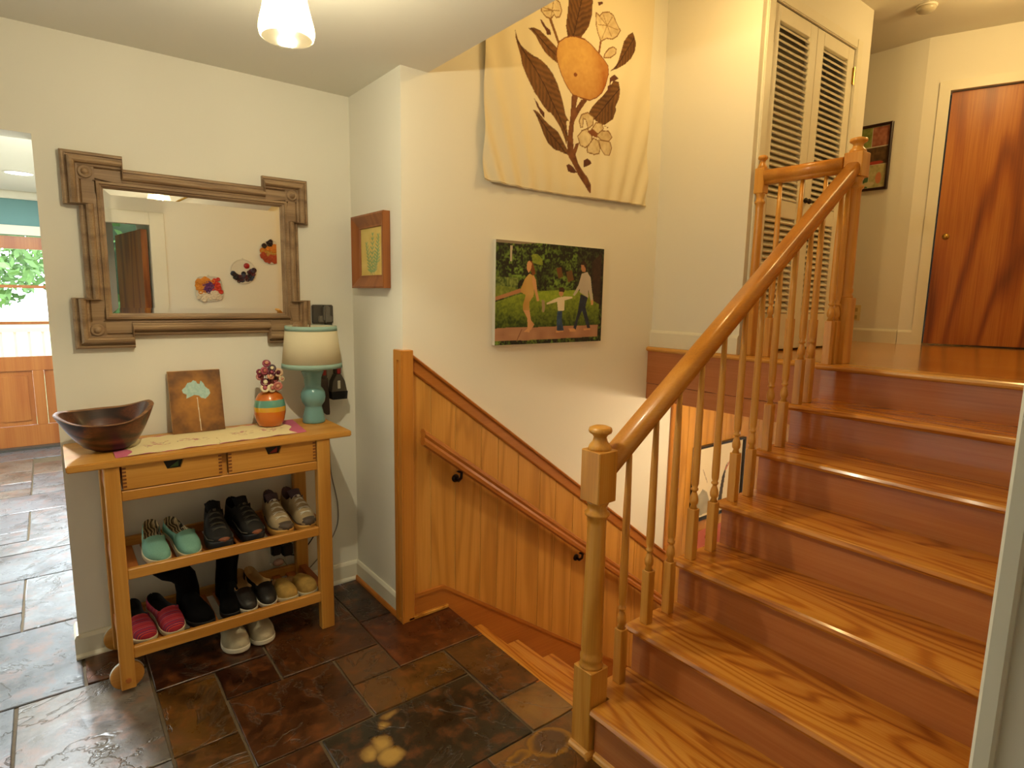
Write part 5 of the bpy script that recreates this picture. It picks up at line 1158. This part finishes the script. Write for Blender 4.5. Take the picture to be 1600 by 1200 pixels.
for i,(x,y) in enumerate(((-.66,-1.16),(-.62,-1.86))):
    m=MB().sh(True); m.tube([(-.42,-1.42,2.385),((x-.42)/2,(y-1.42)/2,2.372),(x,y,2.375),(x,y,2.345)],.006,8); a=m.build('arm',m_brass,fx)
    m=MB().sh(True); m.lathe([(.0,2.35),(.026,2.35),(.030,2.33),(.030,2.305),(.028,2.30)],(x,y,0),18); m.build('socket_cup',m_brass,a)
    m=MB().sh(True); m.lathe([(.030,2.318),(.040,2.31),(.052,2.275),(.060,2.24),(.069,2.205),(.071,2.190),(.068,2.176),(.064,2.172),(.0645,2.176),(.067,2.19),(.066,2.205),(.057,2.24),(.049,2.275),(.038,2.307)],(x,y,0),32,cap=False); m.build('glass_shade',m_fr,a)
    m=MB().sh(True); m.sphere((x,y,2.255),(.024,.024,.032)); m.build('bulb',m_bulb,a)
    l=plamp('lamp_light',(x,y,2.215),(220,40)[i],WARM,.02); l.parent=fx; l.location=Vector((x,y,2.235))-Vector(fx.location)
sd=empty('stairwell_lamp',(1.16,-1.3,HU),'brass stairwell ceiling lamp high above the stairs','lamp')
m=MB().sh(True); m.lathe([(.07,0),(.07,-.012),(.05,-.025),(.008,-.03),(.008,-.16),(.0,-.16)],(1.16,-1.3,HU),24); m.build('canopy',m_brass,sd)
m=MB().sh(True); m.lathe([(.03,HU-.13),(.05,HU-.15),(.07,HU-.22),(.078,HU-.27),(.074,HU-.27),(.066,HU-.22),(.046,HU-.152)],(1.16,-1.3,0),28,cap=False); m.build('glass_shade',m_fr,sd)
m=MB().sh(True); m.sphere((1.16,-1.3,HU-.20),(.026,.026,.034)); m.build('bulb',m_bulb,sd)
l=plamp('stairwell_light',(0,0,0),28,WARM2,.03); l.parent=sd; l.location=(0,0,-.27)
hl=empty('hall_ceiling_lamp',(3.10,-1.34,HU),'small flush glass ceiling lamp over the landing','lamp')
m=MB().sh(True); m.lathe([(.055,0),(.057,-.008),(.045,-.010),(.0,-.010)],(3.10,-1.34,HU),24); m.build('base',m_white,hl)
m=MB().sh(True); m.lathe([(.050,-.010),(.052,-.022),(.042,-.034),(.022,-.040),(.0,-.041)],(3.10,-1.34,HU),24); m.build('glass_dome',plain('dome_glass','#d8ccb0',.15,Transmission_Weight=.3),hl)
m_lens=emis('lens',(.95,.98,1),12)
for lab,x,y,w in (('round recessed ceiling light near the back door of the hall',-1.31,3.12,22),('round recessed ceiling light close to the hall opening',-1.47,1.35,130),('round recessed ceiling light on the far side of the hall',-2.3,2.4,30)):
    dn=empty('recessed_light',(x,y,2.37),lab,'light','recessed lights of the hall ceiling')
    m=MB().sh(True); m.lathe([(.10,-.0005),(.10,-.004),(.085,-.006),(.085,-.001)],(x,y,2.37),28,cap=False); m.build('trim_ring',m_white,dn)
    m=MB(); m.lathe([(.084,-.002),(.084,-.003)],(x,y,2.37),28); m.build('lens',m_lens,dn)
    l=D.lights.new('downlight','AREA'); l.shape='DISK'; l.size=.15; l.energy=w; l.color=(.86,.95,1); o=D.objects.new('downlight',l); COL.objects.link(o); o.parent=dn; o.location=(0,0,-.012)
plamp('hall_light',(3.0,-1.9,HU-.15),21,WARM2,.06)
ll=empty('lower_lamp',(1.98,-1.42,.905),'small dome lamp under the landing above the lower stairs','lamp')
m=MB().sh(True); m.lathe([(.055,0),(.057,-.008),(.045,-.010),(.0,-.010)],(1.98,-1.42,.905),20); m.build('base',m_white,ll)
m=MB().sh(True); m.lathe([(.045,-.010),(.046,-.02),(.030,-.032),(.0,-.036)],(1.98,-1.42,.905),20); m.build('glass_dome',m_fr,ll)
l=plamp('lower_light',(0,0,0),22,(1,.78,.52),.03); l.parent=ll; l.location=(0,0,-.07)
# ================================================================ OUTSIDE
g=MB(); g.box(-30,30,KY+.14,40,-.3,-.15); g.box(-30,30,-40,FRONT-.45,-.3,-.15); o=g.build('ground',plain('grass_ground','#7c8a58',.9,var=.3,scale=3)); o['kind']='structure'
dk=empty('deck_railing',(-1.4,7,-.15),'wooden deck railing outside the back door','railing')
m_deck=plain('deck_wood','#b08874',.7)
for z in (.40,.95):
    m=MB(); m.box(-4,1,6.97,7.03,z,z+.06); m.build('rail',m_deck,dk)
p=None
for i in range(36):
    x=-3.95+i*.14
    if p is None: m=MB(); m.box(x-.015,x+.015,6.985,7.015,-.15,.95); p=m.build('picket',m_deck,dk); o0=Vector(p.location)
    else: o=dup(p,dk); o.location=o0+Vector((i*.14,0,0))
m_leaf=plain('leaf_green','#5a7a3c',.7,var=.5,scale=1.5)
m_bark=plain('bark','#4a3828',.9,var=.3,bump=.5)
def tree(name,label,x,y,h,r,n,group):
    t=empty(name,(x,y,-.15),label,'tree',group); rs=random.Random(int(x*10+y))
    m=MB().sh(True); m.tube([(x,y,-.15),(x+.05,y,h*.4),(x,y+.05,h*.75)],[.12,.09,.05],10); m.build('trunk',m_bark,t)
    m=MB()
    for i in range(n):
        d=Vector((rs.gauss(0,1),rs.gauss(0,1),rs.gauss(0,1))).normalized()*(rs.random()**.4); c=Vector((x+d.x*r,y+d.y*r,h*.62+d.z*h*.36)); a=Vector((rs.uniform(-1,1),rs.uniform(-1,1),rs.uniform(-1,1))).normalized(); b=a.orthogonal().normalized(); s=rs.uniform(.07,.14)
        m.add([c-a*s,c+b*s*.5,c+a*s,c-b*s*.5],[(0,1,2,3)])
    o=m.build('crown',m_leaf,t); o['kind']='stuff'
tree('garden_tree','leafy garden tree beyond the back door, nearer the deck',-2.3,11,4.2,1.5,2500,None)
tree('garden_tree','leafy garden tree beyond the back door, farther down the garden',-.2,14,4.6,1.8,2500,None)
tree('front_tree','leafy shrub-like tree outside the front door, reflected in the mirror',-.9,-8.5,3.0,1.2,2500,None)
pr=empty('blocker_porch',(-1,-4.5,-.15),'unseen entrance roof on two posts, added to cut the sky light','blocker_porch')  # unseen roof and posts, added to keep skylight out of the foyer
m=MB(); m.box(-5,4,-5.6,FRONT-.16,2.55,2.7); m.build('blocker_roof',m_trimw,pr)
for x in (-4.2,1.8):
    m=MB(); m.box(x-.07,x+.07,-5.5,-5.36,-.15,2.55); m.build('post',m_trimw,pr)
m=MB(); m.box(-5,4,-5.6,FRONT-.42,-.149,-.04); m.build('porch_floor',m_grey,pr)
hg=empty('blocker_hedge',(-1,-6.6,-.15),'tall unseen hedge, added to block daylight at the entrance','hedge')  # unseen hedge added to hold back daylight from the front
m=MB(); rs=random.Random(4)
for i in range(7000):
    c=Vector((rs.uniform(-7,6),-6.6+rs.uniform(-.4,.4),rs.uniform(-.1,2.9))); a=Vector((rs.uniform(-1,1),rs.uniform(-1,1),rs.uniform(-1,1))).normalized(); b=a.orthogonal().normalized(); q=rs.uniform(.07,.13)
    m.add([c-a*q,c+b*q*.5,c+a*q,c-b*q*.5],[(0,1,2,3)])
o=m.build('leaves',m_leaf,hg); o['kind']='stuff'
m=MB(); m.box(-7,6,-6.8,-6.4,-.15,2.75); m.build('hedge_core',plain('hedge_core','#2c3a1c',.9,var=.4,scale=6),hg)
# stone figures on two floor tiles
def stain(o,blobs,c1,c2,line=None):
    t=NT('slate_stain_'+o.name); 
    # copy of the slate graph with mineral patches mixed over the base colour
    me=o.data; src=m_slate.copy(); src.name='slate_mineral_'+c1[1:]; me.materials[0]=src; nt=src.node_tree; D.materials.remove(t.m)
    b=nt.nodes['Principled BSDF']; cur=b.inputs['Base Color'].links[0].from_socket
    tc=nt.nodes.new('ShaderNodeTexCoord'); ns=nt.nodes.new('ShaderNodeTexNoise'); ns.inputs['Scale'].default_value=14; ns.inputs['Detail'].default_value=3
    nt.links.new(tc.outputs['Object'],ns.inputs['Vector'])
    sub=nt.nodes.new('ShaderNodeVectorMath'); sub.operation='SUBTRACT'; sub.inputs[1].default_value=(.5,.5,.5); nt.links.new(ns.outputs['Color'],sub.inputs[0])
    scl=nt.nodes.new('ShaderNodeVectorMath'); scl.operation='SCALE'; scl.inputs['Scale'].default_value=.05; nt.links.new(sub.outputs[0],scl.inputs[0])
    ad=nt.nodes.new('ShaderNodeVectorMath'); ad.operation='ADD'; nt.links.new(tc.outputs['Object'],ad.inputs[0]); nt.links.new(scl.outputs[0],ad.inputs[1])
    mask=None
    for (x,y,r,sx) in blobs:
        loc=Vector((x,y,0))-Vector(WP(o))
        mp=nt.nodes.new('ShaderNodeMapping'); mp.inputs['Location'].default_value=(-loc.x*sx,-loc.y,0); mp.inputs['Scale'].default_value=(sx,1,0); nt.links.new(ad.outputs[0],mp.inputs[0])
        ln=nt.nodes.new('ShaderNodeVectorMath'); ln.operation='LENGTH'; nt.links.new(mp.outputs[0],ln.inputs[0])
        lt=nt.nodes.new('ShaderNodeMath'); lt.operation='SUBTRACT'; lt.inputs[0].default_value=r; nt.links.new(ln.outputs['Value'],lt.inputs[1])
        if mask is None: mask=lt.outputs[0]
        else:
            mx=nt.nodes.new('ShaderNodeMath'); mx.operation='MAXIMUM'; nt.links.new(mask,mx.inputs[0]); nt.links.new(lt.outputs[0],mx.inputs[1]); mask=mx.outputs[0]
    rp=nt.nodes.new('ShaderNodeValToRGB'); e=rp.color_ramp.elements; e[0].position=0; e[0].color=(0,0,0,1); e[1].position=.006; e[1].color=(1,1,1,1); nt.links.new(mask,rp.inputs[0])
    rc=nt.nodes.new('ShaderNodeValToRGB'); e=rc.color_ramp.elements; e[0].position=.004; e[0].color=S4('#5a3a1c'); e[1].position=.012; e[1].color=S4(c1); x=e.new(.03); x.color=S4(c2); nt.links.new(mask,rc.inputs[0])
    mix=nt.nodes.new('ShaderNodeMix'); mix.data_type='RGBA'; A=[q for q in mix.inputs if q.type=='RGBA']; nt.links.new(rp.outputs[0],mix.inputs[0]); nt.links.new(cur,A[0]); nt.links.new(rc.outputs[0],A[1])
    nt.links.new([q for q in mix.outputs if q.type=='RGBA'][0],b.inputs['Base Color'])
stain(TILE_DARK,[(-.388,-1.105,.030,1),(-.43,-1.185,.045,1),(-.485,-1.20,.038,1),(-.43,-1.25,.05,1),(-.345,-1.07,.022,.5),(-.355,-1.25,.006,8)],'#8a6a34','#b8944c')
stain(TILE_RUST,[(.03,-1.52,.075,.8),(-.10,-1.51,.035,.5)],'#9a6a1c','#5a3c22')
